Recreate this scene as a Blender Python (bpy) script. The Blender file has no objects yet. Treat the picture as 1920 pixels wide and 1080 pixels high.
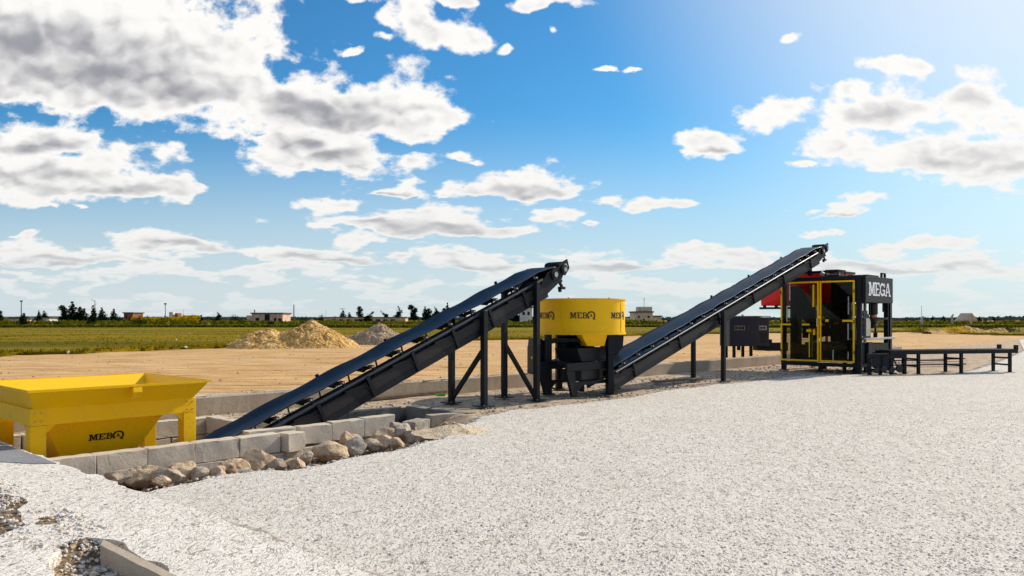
import bpy, bmesh, math, random
import numpy as np
from mathutils import Vector, Matrix, noise as mnoise

random.seed(7)
R = math.radians
PI = math.pi
sc = bpy.context.scene
COL = sc.collection

# ------------------------------------------------------------------ frame of the plant
# s runs along the conveyors (away from the camera, to the right), t to the near right
DA = R(47.0)                       # heading of the plant line
DX, DY = math.cos(DA), math.sin(DA)
def W(s, t, z=0.0):                # plant coordinates -> world
    return Vector((DX*s + DY*t, DY*s - DX*t, z))
CAM_H = 1.6
F = 1500.0
HY = 597.0
def ground(px, py, z=0.0):         # a spot on a level surface as seen in the survey photograph
    Y = F*(CAM_H - z)/(py - HY)
    return Vector(((px-960)/F*Y, Y, z))
def far(px, Y, z=0.0):
    return Vector(((px-960)/F*Y, Y, z))

# ------------------------------------------------------------------ node helpers
def new_mat(name):
    m = bpy.data.materials.new(name); m.use_nodes = True
    nt = m.node_tree
    b = nt.nodes['Principled BSDF']
    return m, nt, b
def nn(nt, typ, **kw):
    n = nt.nodes.new(typ)
    for k, v in kw.items(): setattr(n, k, v)
    return n
def setin(nt, sock, v):
    if isinstance(v, bpy.types.NodeSocket): nt.links.new(v, sock)
    else:
        try: sock.default_value = v
        except Exception: sock.default_value = (*v, 1.0)
def math_(nt, op, a, b=None, c=None, clamp=False):
    n = nn(nt, 'ShaderNodeMath', operation=op, use_clamp=clamp)
    setin(nt, n.inputs[0], a)
    if b is not None: setin(nt, n.inputs[1], b)
    if c is not None: setin(nt, n.inputs[2], c)
    return n.outputs[0]
def vmath(nt, op, a, b=None, c=None):
    n = nn(nt, 'ShaderNodeVectorMath', operation=op)
    setin(nt, n.inputs[0], a)
    if b is not None: setin(nt, n.inputs[1], b)
    if c is not None: setin(nt, n.inputs[2], c)
    return n.outputs['Value'] if op in ('LENGTH', 'DOT_PRODUCT') else n.outputs[0]
def mixc(nt, fac, a, b, blend='MIX'):
    n = nn(nt, 'ShaderNodeMix', data_type='RGBA', blend_type=blend)
    setin(nt, n.inputs[0], fac)
    for s_, v in ((n.inputs[6], a), (n.inputs[7], b)):
        if isinstance(v, bpy.types.NodeSocket): nt.links.new(v, s_)
        else: s_.default_value = (v[0], v[1], v[2], 1)
    return n.outputs[2]
def ramp(nt, fac, stops, interp='LINEAR'):
    n = nn(nt, 'ShaderNodeValToRGB'); cr = n.color_ramp; cr.interpolation = interp
    while len(cr.elements) < len(stops): cr.elements.new(0.5)
    for e, (p, c) in zip(cr.elements, stops):
        e.position = p
        e.color = (c, c, c, 1) if not hasattr(c, '__len__') else (*c[:3], 1)
    setin(nt, n.inputs[0], fac)
    return n.outputs[0]
def smooth(nt, v, lo, hi):
    n = nn(nt, 'ShaderNodeMapRange', interpolation_type='SMOOTHSTEP')
    setin(nt, n.inputs[0], v); n.inputs[1].default_value = lo; n.inputs[2].default_value = hi
    return n.outputs[0]
def noise(nt, vec, scale, detail=4, rough=.55, dist=0, out=0, lac=2.0):
    n = nn(nt, 'ShaderNodeTexNoise')
    if vec is not None: nt.links.new(vec, n.inputs['Vector'])
    n.inputs['Scale'].default_value = scale; n.inputs['Detail'].default_value = detail
    n.inputs['Roughness'].default_value = rough; n.inputs['Distortion'].default_value = dist
    n.inputs['Lacunarity'].default_value = lac
    return n.outputs[out]
def voro(nt, vec, scale, feature='F1', rnd=1.0, out='Distance'):
    n = nn(nt, 'ShaderNodeTexVoronoi', feature=feature)
    if vec is not None: nt.links.new(vec, n.inputs['Vector'])
    n.inputs['Scale'].default_value = scale
    n.inputs['Randomness'].default_value = rnd
    return n.outputs[out]
def pos(nt): return nn(nt, 'ShaderNodeNewGeometry').outputs['Position']
def objc(nt): return nn(nt, 'ShaderNodeTexCoord').outputs['Object']
def mapping(nt, vec, loc=(0,0,0), rot=(0,0,0), scale=(1,1,1)):
    n = nn(nt, 'ShaderNodeMapping')
    nt.links.new(vec, n.inputs[0]); n.inputs[1].default_value = loc
    n.inputs[2].default_value = rot; n.inputs[3].default_value = scale
    return n.outputs[0]
def bump(nt, b, h, strength=.5, dist=.01):
    n = nn(nt, 'ShaderNodeBump'); nt.links.new(h, n.inputs['Height'])
    n.inputs['Strength'].default_value = strength; n.inputs['Distance'].default_value = dist
    nt.links.new(n.outputs[0], b.inputs['Normal'])

# ------------------------------------------------------------------ materials
def paint(name, col, rough=.35, dirt=(.20,.15,.10), dirt_amt=.35, spec=.5, wear=.12, edge=None):
    m, nt, b = new_mat(name)
    p = objc(nt)
    n1 = noise(nt, p, 2.2, 6, .62)
    n2 = noise(nt, p, 23, 5, .6)
    streak = noise(nt, mapping(nt, p, scale=(9, 9, .7)), 2.0, 4, .6)
    d = math_(nt, 'MULTIPLY', smooth(nt, n1, .42, .74), smooth(nt, n2, .35, .7))
    d = math_(nt, 'ADD', d, math_(nt, 'MULTIPLY', smooth(nt, streak, .55, .8), .35))
    nz = nn(nt, 'ShaderNodeSeparateXYZ'); nt.links.new(nn(nt, 'ShaderNodeNewGeometry').outputs['Normal'], nz.inputs[0])
    up = smooth(nt, nz.outputs[2], .5, 1.0)
    d = math_(nt, 'ADD', math_(nt, 'MULTIPLY', d, dirt_amt), math_(nt, 'MULTIPLY', up, dirt_amt*.45), clamp=True)
    base = mixc(nt, n1, tuple(c*(1-wear) for c in col), tuple(min(1, c*(1+wear)) for c in col))
    c = mixc(nt, d, base, dirt)
    nt.links.new(c, b.inputs['Base Color'])
    nt.links.new(math_(nt, 'ADD', math_(nt, 'MULTIPLY', n2, .22), math_(nt, 'ADD', math_(nt, 'MULTIPLY', d, .35), rough-.1)), b.inputs['Roughness'])
    b.inputs['Specular IOR Level'].default_value = spec
    bump(nt, b, n2, .12, .004)
    return m
M = {}
M['steel'] = paint('charcoal_paint', (.0055, .0075, .012), .50, dirt=(.06,.047,.036), dirt_amt=.14, spec=.22)
M['steel_blue'] = paint('navy_paint', (.006, .014, .030), .45, dirt=(.07,.065,.06), dirt_amt=.15, spec=.6)
M['yellow'] = paint('yellow_paint', (1.0, .555, .0), .45, dirt=(.42,.25,.08), dirt_amt=.46, spec=.22, wear=.05)
M['yellow_in'] = paint('yellow_inner', (1.0, .60, .0), .45, dirt=(.60,.40,.12), dirt_amt=.35, spec=.3, wear=.06)
M['red'] = paint('red_paint', (1.0, .006, .006), .4, dirt=(.2,.03,.02), dirt_amt=.25)
M['black'] = paint('black_print', (.006, .006, .006), .5, dirt=(.05,.04,.03), dirt_amt=.2)
M['white'] = paint('white_print', (.93, .94, .95), .5, dirt=(.6,.6,.6), dirt_amt=.2)
M['bare'] = paint('bare_metal', (.42, .41, .38), .32, dirt=(.15,.1,.06), dirt_amt=.5)
M['bare'].node_tree.nodes['Principled BSDF'].inputs['Metallic'].default_value = .7
M['mid'] = paint('mid_grey_paint', (.10,.10,.09), .5, dirt=(.2,.16,.12), dirt_amt=.4)
M['web'] = paint('dusty_web_paint', (.026,.024,.025), .55, dirt=(.10,.08,.06), dirt_amt=.22, spec=.2)
M['orange'] = paint('orange_cap', (.75, .16, .03), .4)
M['green'] = paint('green_plastic', (.16, .62, .03), .35, dirt_amt=.1)

def m_belt():
    m, nt, b = new_mat('rubber_belt')
    p = objc(nt)
    n = noise(nt, mapping(nt, p, scale=(.5, 3, 3)), 3, 6, .6)
    n2 = noise(nt, p, 40, 4, .6)
    c = ramp(nt, n, [(.3, (.002,.008,.018)), (.55, (.004,.012,.025)), (.8, (.018,.025,.034))])
    nt.links.new(c, b.inputs['Base Color'])
    nt.links.new(math_(nt, 'ADD', math_(nt, 'MULTIPLY', n, .4), .22), b.inputs['Roughness'])
    b.inputs['Specular IOR Level'].default_value = .24
    bump(nt, b, n2, .2, .004)
    return m
M['belt'] = m_belt()

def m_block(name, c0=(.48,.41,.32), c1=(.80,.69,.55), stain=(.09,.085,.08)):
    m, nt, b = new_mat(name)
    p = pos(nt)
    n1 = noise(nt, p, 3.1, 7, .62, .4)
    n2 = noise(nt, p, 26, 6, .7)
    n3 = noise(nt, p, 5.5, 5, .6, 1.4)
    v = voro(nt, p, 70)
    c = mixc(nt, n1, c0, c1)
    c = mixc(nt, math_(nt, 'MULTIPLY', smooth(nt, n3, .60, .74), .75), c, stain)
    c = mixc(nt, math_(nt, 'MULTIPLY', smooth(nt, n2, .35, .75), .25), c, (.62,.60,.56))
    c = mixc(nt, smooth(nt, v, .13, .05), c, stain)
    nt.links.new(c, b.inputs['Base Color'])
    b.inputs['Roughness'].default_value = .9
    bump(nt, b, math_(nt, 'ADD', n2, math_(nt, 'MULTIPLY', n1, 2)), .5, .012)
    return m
M['block'] = m_block('concrete_block')
M['block_dark'] = m_block('dark_shaded_concrete', (.17,.16,.145), (.30,.28,.25), (.05,.045,.04))  # darker concrete, shade of the channel walls put into its colour
M['curb'] = m_block('curb_concrete', (.34,.265,.19), (.54,.44,.33), (.16,.12,.08))

def m_rock(name, a, bb, cc):
    m, nt, b = new_mat(name)
    p = pos(nt)
    n1 = noise(nt, p, 4, 7, .62, .8)
    n2 = noise(nt, p, 22, 7, .68)
    c = ramp(nt, n1, [(.32, a), (.5, bb), (.68, cc)])
    c = mixc(nt, math_(nt, 'MULTIPLY', smooth(nt, n2, .45, .62), .45), c, tuple(x*.45 for x in a))
    nt.links.new(c, b.inputs['Base Color']); b.inputs['Roughness'].default_value = .88
    bump(nt, b, n2, .8, .03)
    return m
M['rock_tan'] = m_rock('tan_rock', (.40,.26,.15), (.68,.49,.31), (.84,.66,.46))
M['rock_grey'] = m_rock('grey_rock', (.30,.22,.15), (.52,.41,.30), (.70,.57,.43))
M['clod'] = m_rock('soil_clod', (.40,.25,.13), (.62,.43,.25), (.80,.62,.42))
M['rock_pale'] = m_rock('pale_rock', (.30,.26,.21), (.48,.42,.34), (.62,.56,.47))

def m_gravel(name, tint=(1,1,1), brown=0.0):
    """pressed crushed stone: worm-like light ridges with thin dark gaps"""
    m, nt, b = new_mat(name)
    p = pos(nt)
    big = noise(nt, p, .35, 4, .55)
    mid = noise(nt, p, 2.1, 5, .6)
    pw = mapping(nt, p, scale=(1, .42, 1))
    w1 = noise(nt, pw, 15, 1.5, .5, 1.6)
    w2 = noise(nt, mapping(nt, pw, loc=(3,7,1)), 29, 1.5, .5, 1.4)
    w3 = noise(nt, mapping(nt, pw, loc=(9,2,5)), 8, 2, .5, 1.5)
    def line(w, k): return smooth(nt, math_(nt, 'ABSOLUTE', math_(nt, 'SUBTRACT', w, .5)), 0.0, k)
    vc = nn(nt, 'ShaderNodeTexVoronoi'); nt.links.new(pw, vc.inputs['Vector']); vc.inputs['Scale'].default_value = 17
    sep = nn(nt, 'ShaderNodeSeparateColor'); nt.links.new(vc.outputs['Color'], sep.inputs[0])
    holes = math_(nt, 'MULTIPLY', smooth(nt, vc.outputs['Distance'], .24, .12), smooth(nt, sep.outputs[0], .80, .84))
    la = line(w1, .034); lb = line(w2, .045); lc = line(w3, .012)
    h = math_(nt, 'MULTIPLY', la, math_(nt, 'MULTIPLY', lb, lc))
    grain = noise(nt, pw, 60, 4, .65)
    c = mixc(nt, grain, (.62,.575,.515), (.94,.90,.84))
    c = mixc(nt, math_(nt, 'MULTIPLY', math_(nt, 'SUBTRACT', 1.0, lb), .62), c, (.36,.31,.25))
    c = mixc(nt, math_(nt, 'MULTIPLY', math_(nt, 'SUBTRACT', 1.0, math_(nt, 'MULTIPLY', la, lc)), .85), c, (.20,.16,.12))
    c = mixc(nt, math_(nt, 'MULTIPLY', smooth(nt, big, .35, .7), .10), c, (.50,.44,.37))
    c = mixc(nt, math_(nt, 'MULTIPLY', holes, .85), c, (.06,.05,.04))
    if brown: c = mixc(nt, math_(nt, 'MULTIPLY', smooth(nt, mid, .4, .6), brown), c, (.22,.15,.09))
    c = mixc(nt, 1.0, c, tint, 'MULTIPLY')
    nt.links.new(c, b.inputs['Base Color']); b.inputs['Roughness'].default_value = .93
    b.inputs['Specular IOR Level'].default_value = .25
    bump(nt, b, math_(nt, 'SUBTRACT', h, math_(nt, 'MULTIPLY', holes, .8)), .38, .02)
    return m
M['gravel'] = m_gravel('crushed_stone_surface', (.98,.972,.96))
M['gravel_dull'] = m_gravel('tan_shadow_strip', (.66,.61,.55))
M['gravel_slab'] = m_gravel('pale_stone_slab', (1.12,1.11,1.10))
M['slab_shade'] = m_block('slab_shade_grey', (.17,.175,.19), (.27,.275,.29), (.08,.08,.09))  # bluish grey standing for shade on the slab
M['gravel_tan'] = m_gravel('tan_gravel', (1.0,.86,.66))
M['pebble'] = m_block('white_pebble', (.54,.48,.41), (.80,.75,.67), (.2,.18,.15))

def m_ground():
    m, nt, b = new_mat('ground_soil')
    p = pos(nt)
    sp = nn(nt, 'ShaderNodeSeparateXYZ'); nt.links.new(p, sp.inputs[0])
    y = sp.outputs[1]; x = sp.outputs[0]
    n1 = noise(nt, p, .22, 6, .6)
    track = noise(nt, mapping(nt, p, rot=(0,0,R(-20)), scale=(.30, 1.3, 1)), 1.5, 7, .66, .5)
    fine = noise(nt, p, 9, 6, .68)
    tracks2 = noise(nt, mapping(nt, p, rot=(0,0,R(-14)), scale=(.07, 2.4, 1)), 1.1, 5, .6, .3)
    sand = ramp(nt, track, [(.28, (.34,.165,.055)), (.44, (.56,.32,.120)), (.58, (.70,.44,.19)), (.78, (.78,.57,.32))])
    sand = mixc(nt, math_(nt, 'MULTIPLY', math_(nt, 'MULTIPLY', smooth(nt, tracks2, .47, .38), smooth(nt, noise(nt, p, .35, 3, .5), .45, .6)), .75), sand, (.22,.11,.045))
    sand = mixc(nt, math_(nt, 'MULTIPLY', smooth(nt, fine, .45, .7), .35), sand, (.74,.54,.34))
    sand = mixc(nt, math_(nt, 'MULTIPLY', smooth(nt, fine, .42, .30), .5), sand, (.30,.18,.09))
    sand = mixc(nt, math_(nt, 'MULTIPLY', smooth(nt, n1, .45, .65), .25), sand, (.72,.52,.32))
    # pale building rubble zone next to the plant
    t = math_(nt, 'SUBTRACT', math_(nt, 'MULTIPLY', x, DY), math_(nt, 'MULTIPLY', y, DX))
    near = smooth(nt, math_(nt, 'ADD', t, math_(nt, 'MULTIPLY', n1, 1.2)), -13.0, -12.0)
    pale = ramp(nt, noise(nt, p, 3.2, 8, .7, .5), [(.3, (.22,.155,.10)), (.48, (.46,.35,.24)), (.62, (.62,.49,.36)), (.8, (.72,.62,.50))])
    speck = smooth(nt, voro(nt, p, 16), .22, .10)
    pale = mixc(nt, math_(nt, 'MULTIPLY', speck, .5), pale, (.72,.68,.62))
    c = mixc(nt, near, sand, pale)
    ss = math_(nt, 'ADD', math_(nt, 'MULTIPLY', x, DX), math_(nt, 'MULTIPLY', y, DY))
    soil = ramp(nt, noise(nt, p, 6, 7, .7, .4), [(.3, (.07,.045,.025)), (.5, (.20,.14,.085)), (.62, (.34,.26,.17)), (.72, (.66,.62,.56))])
    c = mixc(nt, smooth(nt, ss, 2.3, 2.1), c, soil)
    # earth inside the excavation
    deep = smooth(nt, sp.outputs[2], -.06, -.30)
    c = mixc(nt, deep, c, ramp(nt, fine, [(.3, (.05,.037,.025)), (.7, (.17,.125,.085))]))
    nt.links.new(c, b.inputs['Base Color']); b.inputs['Roughness'].default_value = .95
    b.inputs['Specular IOR Level'].default_value = .15
    h = math_(nt, 'ADD', math_(nt, 'MULTIPLY', track, 1.2), math_(nt, 'ADD', math_(nt, 'MULTIPLY', tracks2, 1.5), math_(nt, 'MULTIPLY', fine, .35)))
    bump(nt, b, h, .8, .10)
    return m
M['ground'] = m_ground()

def m_field():
    m, nt, b = new_mat('meadow_grass')
    p = pos(nt)
    n0 = noise(nt, mapping(nt, p, rot=(0,0,R(-8)), scale=(.25, 1, 1)), .12, 6, .6, .5)
    n1 = noise(nt, mapping(nt, p, scale=(.4, 1, 1)), .9, 6, .65)
    n2 = noise(nt, p, 7, 5, .7)
    c = ramp(nt, n0, [(.30, (.11,.10,.001)), (.44, (.20,.155,.001)), (.56, (.31,.215,.001)), (.72, (.42,.27,.004))])
    c = mixc(nt, math_(nt, 'MULTIPLY', smooth(nt, n1, .52, .70), .5), c, (.08,.09,.008))
    c = mixc(nt, math_(nt, 'MULTIPLY', smooth(nt, n2, .5, .75), .4), c, (.36,.29,.03))
    nt.links.new(c, b.inputs['Base Color']); b.inputs['Roughness'].default_value = .95
    b.inputs['Specular IOR Level'].default_value = .1
    bump(nt, b, math_(nt, 'ADD', n1, n2), 1.0, .25)
    return m
M['field'] = m_field()

def m_leaf(name, a, bcol, trans=.25):
    m, nt, b = new_mat(name)
    g = nn(nt, 'ShaderNodeNewGeometry')
    c = mixc(nt, g.outputs['Random Per Island'], a, bcol)
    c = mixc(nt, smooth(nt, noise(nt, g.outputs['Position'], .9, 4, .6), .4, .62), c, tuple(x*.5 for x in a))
    nt.links.new(c, b.inputs['Base Color']); b.inputs['Roughness'].default_value = .8
    b.inputs['Specular IOR Level'].default_value = .0
    tr = nn(nt, 'ShaderNodeBsdfTranslucent'); nt.links.new(c, tr.inputs[0])
    mx = nn(nt, 'ShaderNodeMixShader'); mx.inputs[0].default_value = trans
    nt.links.new(b.outputs[0], mx.inputs[1]); nt.links.new(tr.outputs[0], mx.inputs[2])
    nt.links.new(mx.outputs[0], nt.nodes['Material Output'].inputs[0])
    return m
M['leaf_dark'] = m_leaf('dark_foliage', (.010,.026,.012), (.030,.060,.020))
M['leaf_mid'] = m_leaf('green_foliage', (.025,.050,.010), (.075,.115,.018))
M['leaf_yellow'] = m_leaf('yellow_foliage', (.55,.40,.004), (.90,.60,.01), .5)
M['leaf_olive'] = m_leaf('olive_foliage', (.15,.16,.01), (.34,.30,.02), .5)
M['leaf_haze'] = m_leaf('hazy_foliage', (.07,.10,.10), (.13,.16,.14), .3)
M['grass_blade'] = m_leaf('grass_blades', (.20,.17,.002), (.44,.29,.004), .55)
M['reed'] = m_leaf('reed_blades', (.06,.08,.008), (.14,.145,.015), .45)
def flat(name, col, rough=.9, s=.8):
    m, nt, b = new_mat(name)
    n = noise(nt, pos(nt), s, 6, .62)
    c = mixc(nt, smooth(nt, n, .3, .7), tuple(x*.72 for x in col), tuple(min(1, x*1.15) for x in col))
    nt.links.new(c, b.inputs['Base Color']); b.inputs['Roughness'].default_value = rough
    return m
M['bark'] = flat('bark', (.09,.06,.04), s=3)
M['wall_beige'] = flat('beige_plaster', (.80,.58,.38))
M['wall_pink'] = flat('pinkish_plaster', (.72,.48,.35))
M['wall_white'] = flat('white_plaster', (.70,.68,.64))
M['wall_rust'] = flat('rust_sheet', (.30,.10,.06))
M['roof'] = flat('roof_grey', (.10,.10,.10))
M['opening'] = flat('dark_opening', (.014,.016,.02))
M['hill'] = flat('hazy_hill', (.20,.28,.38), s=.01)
M['wood'] = flat('weathered_timber', (.16,.12,.085), s=6)
M['wood_dark'] = flat('dark_timber', (.05,.045,.04), s=6)
M['pole'] = flat('pole_grey', (.14,.14,.15), s=2)
M['post'] = flat('post_concrete', (.60,.50,.40), s=2)

def m_pile(name, stops):
    m, nt, b = new_mat(name)
    p = pos(nt)
    n1 = noise(nt, p, 1.4, 7, .65, .6)
    v = voro(nt, p, 5.5, out='Distance')
    n2 = noise(nt, p, 8, 6, .7, .6)
    c = ramp(nt, math_(nt, 'ADD', math_(nt, 'MULTIPLY', n1, .5), math_(nt, 'MULTIPLY', n2, .5)), stops)
    nt.links.new(c, b.inputs['Base Color']); b.inputs['Roughness'].default_value = .95
    bump(nt, b, math_(nt, 'ADD', v, n2), 1.0, .12)
    return m
M['pile_ochre'] = m_pile('ochre_earth', [(.36, (.22,.10,.02)), (.46, (.62,.34,.085)), (.55, (.86,.54,.18)), (.66, (.92,.70,.38))])
M['pile_grey'] = m_pile('grey_gravel', [(.36, (.20,.13,.08)), (.5, (.46,.33,.20)), (.64, (.66,.52,.36))])

def m_glass():
    m = bpy.data.materials.new('tinted_glass'); m.use_nodes = True
    nt = m.node_tree; nt.nodes.clear()
    o = nn(nt, 'ShaderNodeOutputMaterial')
    tr = nn(nt, 'ShaderNodeBsdfTransparent'); tr.inputs[0].default_value = (.58,.60,.54,1)
    gl = nn(nt, 'ShaderNodeBsdfGlossy'); gl.inputs[0].default_value = (.8,.85,.8,1); gl.inputs[1].default_value = .04
    fr = nn(nt, 'ShaderNodeFresnel'); fr.inputs[0].default_value = 1.5
    mx = nn(nt, 'ShaderNodeMixShader')
    nt.links.new(math_(nt, 'MULTIPLY', fr.outputs[0], .3), mx.inputs[0])
    nt.links.new(tr.outputs[0], mx.inputs[1]); nt.links.new(gl.outputs[0], mx.inputs[2])
    nt.links.new(mx.outputs[0], o.inputs[0])
    return m
M['glass'] = m_glass()

# ------------------------------------------------------------------ mesh helpers
class MB:
    def __init__(s): s.v = []; s.f = []
    def add(s, vs, fs):
        o = len(s.v); s.v += [Vector(v) for v in vs]; s.f += [tuple(i+o for i in f) for f in fs]; return s
    def box(s, c, d, rz=0, m=None):
        hx, hy, hz = d[0]/2, d[1]/2, d[2]/2
        vs = [Vector((x,y,z)) for z in (-hz,hz) for y in (-hy,hy) for x in (-hx,hx)]
        if rz: vs = [Matrix.Rotation(rz, 3, 'Z') @ v for v in vs]
        if m is not None: vs = [m @ v for v in vs]
        c = Vector(c)
        return s.add([v+c for v in vs], [(0,2,3,1),(4,5,7,6),(0,1,5,4),(2,6,7,3),(0,4,6,2),(1,3,7,5)])
    def bb(s, x0, x1, y0, y1, z0, z1): return s.box(((x0+x1)/2,(y0+y1)/2,(z0+z1)/2), (abs(x1-x0),abs(y1-y0),abs(z1-z0)))
    def bar(s, a, b, w, h, up=(0,0,1)):
        a, b, up = Vector(a), Vector(b), Vector(up); d = (b-a).normalized()
        x = d.cross(up)
        if x.length < 1e-4: x = d.cross(Vector((1,0,0)))
        x.normalize(); y = x.cross(d)
        vs = [q + x*i*w/2 + y*j*h/2 for q in (a,b) for i,j in ((-1,-1),(1,-1),(1,1),(-1,1))]
        return s.add(vs, [(0,3,2,1),(4,5,6,7),(0,1,5,4),(1,2,6,5),(2,3,7,6),(3,0,4,7)])
    def tube(s, a, b, r, n=12, r2=None):
        a, b = Vector(a), Vector(b); d = (b-a).normalized(); r2 = r if r2 is None else r2
        x = d.orthogonal().normalized(); y = d.cross(x)
        vs = [q + (x*math.cos(2*PI*k/n) + y*math.sin(2*PI*k/n))*rr for q, rr in ((a,r),(b,r2)) for k in range(n)]
        fs = [(k, (k+1)%n, n+(k+1)%n, n+k) for k in range(n)] + [tuple(range(n-1,-1,-1)), tuple(range(n,2*n))]
        return s.add(vs, fs)
    def path(s, pts, r, n=8):
        for a, b in zip(pts, pts[1:]): s.tube(a, b, r, n)
        return s
    def lathe(s, prof, n=48, a0=0, a1=2*PI, c=(0,0,0)):
        c = Vector(c); full = abs(a1-a0-2*PI) < 1e-6; m = n if full else n+1
        vs = [c + Vector((r*math.cos(a0+(a1-a0)*k/n), r*math.sin(a0+(a1-a0)*k/n), z)) for r, z in prof for k in range(m)]
        fs = [(j*m+k, j*m+(k+1)%m, (j+1)*m+(k+1)%m, (j+1)*m+k) for j in range(len(prof)-1) for k in range(n)]
        return s.add(vs, fs)
    def prism(s, poly, off):
        n = len(poly); off = Vector(off); p = [Vector(q) for q in poly]
        return s.add(p + [q+off for q in p], [tuple(range(n-1,-1,-1)), tuple(range(n,2*n))] + [(k,(k+1)%n,n+(k+1)%n,n+k) for k in range(n)])
    def build(s, name, mat, parent=None, bevel=0, smooth=False, label=None, recalc=True):
        me = bpy.data.meshes.new(name)
        me.from_pydata([tuple(v) for v in s.v], [], s.f); me.update()
        if recalc:
            bm = bmesh.new(); bm.from_mesh(me); bmesh.ops.recalc_face_normals(bm, faces=bm.faces); bm.to_mesh(me); bm.free()
        me.materials.append(M[mat] if isinstance(mat, str) else mat)
        o = bpy.data.objects.new(name, me); COL.objects.link(o)
        if parent is not None: o.parent = parent
        if smooth:
            me.polygons.foreach_set('use_smooth', [True]*len(me.polygons))
            if smooth == 'auto':
                bm = bmesh.new(); bm.from_mesh(me)
                for e in bm.edges:
                    if len(e.link_faces) == 2 and e.calc_face_angle(0) > R(22): e.smooth = False
                bm.to_mesh(me); bm.free()
        if bevel:
            mo = o.modifiers.new('bevel', 'BEVEL'); mo.width = bevel; mo.segments = 2; mo.limit_method = 'ANGLE'; mo.angle_limit = R(40)
        if label: o['label'] = label
        return o
def each(mb, name, mat, parent, **kw):      # one object per loose piece
    n = len(mb.v); par = list(range(n))
    def fd(a):
        while par[a] != a: par[a] = par[par[a]]; a = par[a]
        return a
    for f in mb.f:
        for k in f[1:]: par[fd(k)] = fd(f[0])
    comp = {}
    for f in mb.f: comp.setdefault(fd(f[0]), []).append(f)
    out = []
    for fs_ in comp.values():
        ids = sorted({i for f in fs_ for i in f}); mp = {a: b for b, a in enumerate(ids)}
        m2 = MB(); m2.v = [mb.v[i] for i in ids]; m2.f = [tuple(mp[i] for i in f) for f in fs_]
        out.append(m2.build(name, mat, parent, **kw))
    return out
def tag(o, label=None, cat=None, group=None, kind=None):
    if label: o['label'] = label
    if cat: o['category'] = cat
    if group: o['group'] = group
    if kind: o['kind'] = kind
    return o
def thing(name, label, cat, loc=(0,0,0), rz=0, group=None):
    o = bpy.data.objects.new(name, None); COL.objects.link(o)
    o.location = loc; o.rotation_euler = (0,0,rz); o.empty_display_size = .2
    return tag(o, label, cat, group)

# ------------------------------------------------------------------ lettering (slab serif capitals as flat plates)
def rect(x0, y0, x1, y1): return [(x0,y0),(x1,y0),(x1,y1),(x0,y1)]
def diag(x0, y0, x1, y1, w): return [(x0-w/2,y0),(x0+w/2,y0),(x1+w/2,y1),(x1-w/2,y1)]
def arc(cx, cy, ro, ri, a0, a1, n=14, sy=1.0):
    out = []
    for k in range(n):
        a, b = R(a0+(a1-a0)*k/n), R(a0+(a1-a0)*(k+1)/n)
        out.append([(cx+ri*math.cos(a),cy+sy*ri*math.sin(a)),(cx+ro*math.cos(a),cy+sy*ro*math.sin(a)),(cx+ro*math.cos(b),cy+sy*ro*math.sin(b)),(cx+ri*math.cos(b),cy+sy*ri*math.sin(b))])
    return out
def glyph(ch):
    S = .13
    if ch == 'M':
        return [rect(.12,S,.30,1-S), rect(.84,S,1.02,1-S), rect(0,0,.40,S), rect(.74,0,1.12,S), rect(0,1-S,.30,1), rect(.84,1-S,1.12,1),
                diag(.57,.12,.30,1,.17), diag(.57,.12,.84,1,.17)], 1.18
    if ch == 'E':
        return [rect(.1,0,.28,1), rect(0,0,.1,S), rect(0,1-S,.1,1), rect(.28,0,.80,S), rect(.28,1-S,.78,1), rect(.28,.44,.60,.56),
                rect(.68,S,.80,.30), rect(.66,.72,.78,1-S)], .88
    if ch == 'B':
        return [rect(.1,0,.28,1), rect(0,0,.1,S), rect(0,1-S,.1,1), rect(.28,0,.5,S), rect(.28,1-S,.48,1), rect(.28,.46,.5,.57)] + \
               arc(.48,.75,.26,.12,-90,90) + arc(.50,.28,.29,.13,-90,90), .86
    if ch == 'G':
        return arc(.48,.5,.48,.31,45,325,22,1.04) + [rect(.52,.38,.96,.50), rect(.76,.06,.92,.38), rect(.80,.66,.90,.98)], 1.02
    if ch == 'A':
        return [diag(.16,0,.48,1,.16), diag(.88,0,.56,1,.19), rect(.30,.28,.74,.39), rect(0,0,.34,S*.8), rect(.68,0,1.06,S*.8)], 1.08
    if ch == 'O':   # the toothed ring emblem with a small letter inside
        g = arc(.62,.5,.72,.50,-62,235,26)
        g += [rect(.06,.92,.22,1.10), rect(.98,-.22,1.3,-.04)]
        a, _ = glyph('A')
        g += [[(x*.46+.36, y*.46+.26) for x, y in q] for q in a]
        return g, 1.3
def word(txt, height, mapf, thick, name, mat, parent, space=.03, label=None, sx=1.0):
    mb = MB(); x = 0
    for ch in txt:
        polys, adv = glyph(ch)
        for k, q in enumerate(polys):
            e = thick + (k % 5)*.0006
            lo = [mapf((x+px)*height*sx, py*height, 0) for px, py in q]
            hi = [mapf((x+px)*height*sx, py*height, e) for px, py in q]
            mb.add(lo+hi, [(3,2,1,0),(4,5,6,7),(0,1,5,4),(1,2,6,5),(2,3,7,6),(3,0,4,7)])
        x += adv + space
    return mb.build(name, mat, parent, label=label)
def word_width(txt, space=.03): return sum(glyph(c)[1] + space for c in txt)

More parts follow.
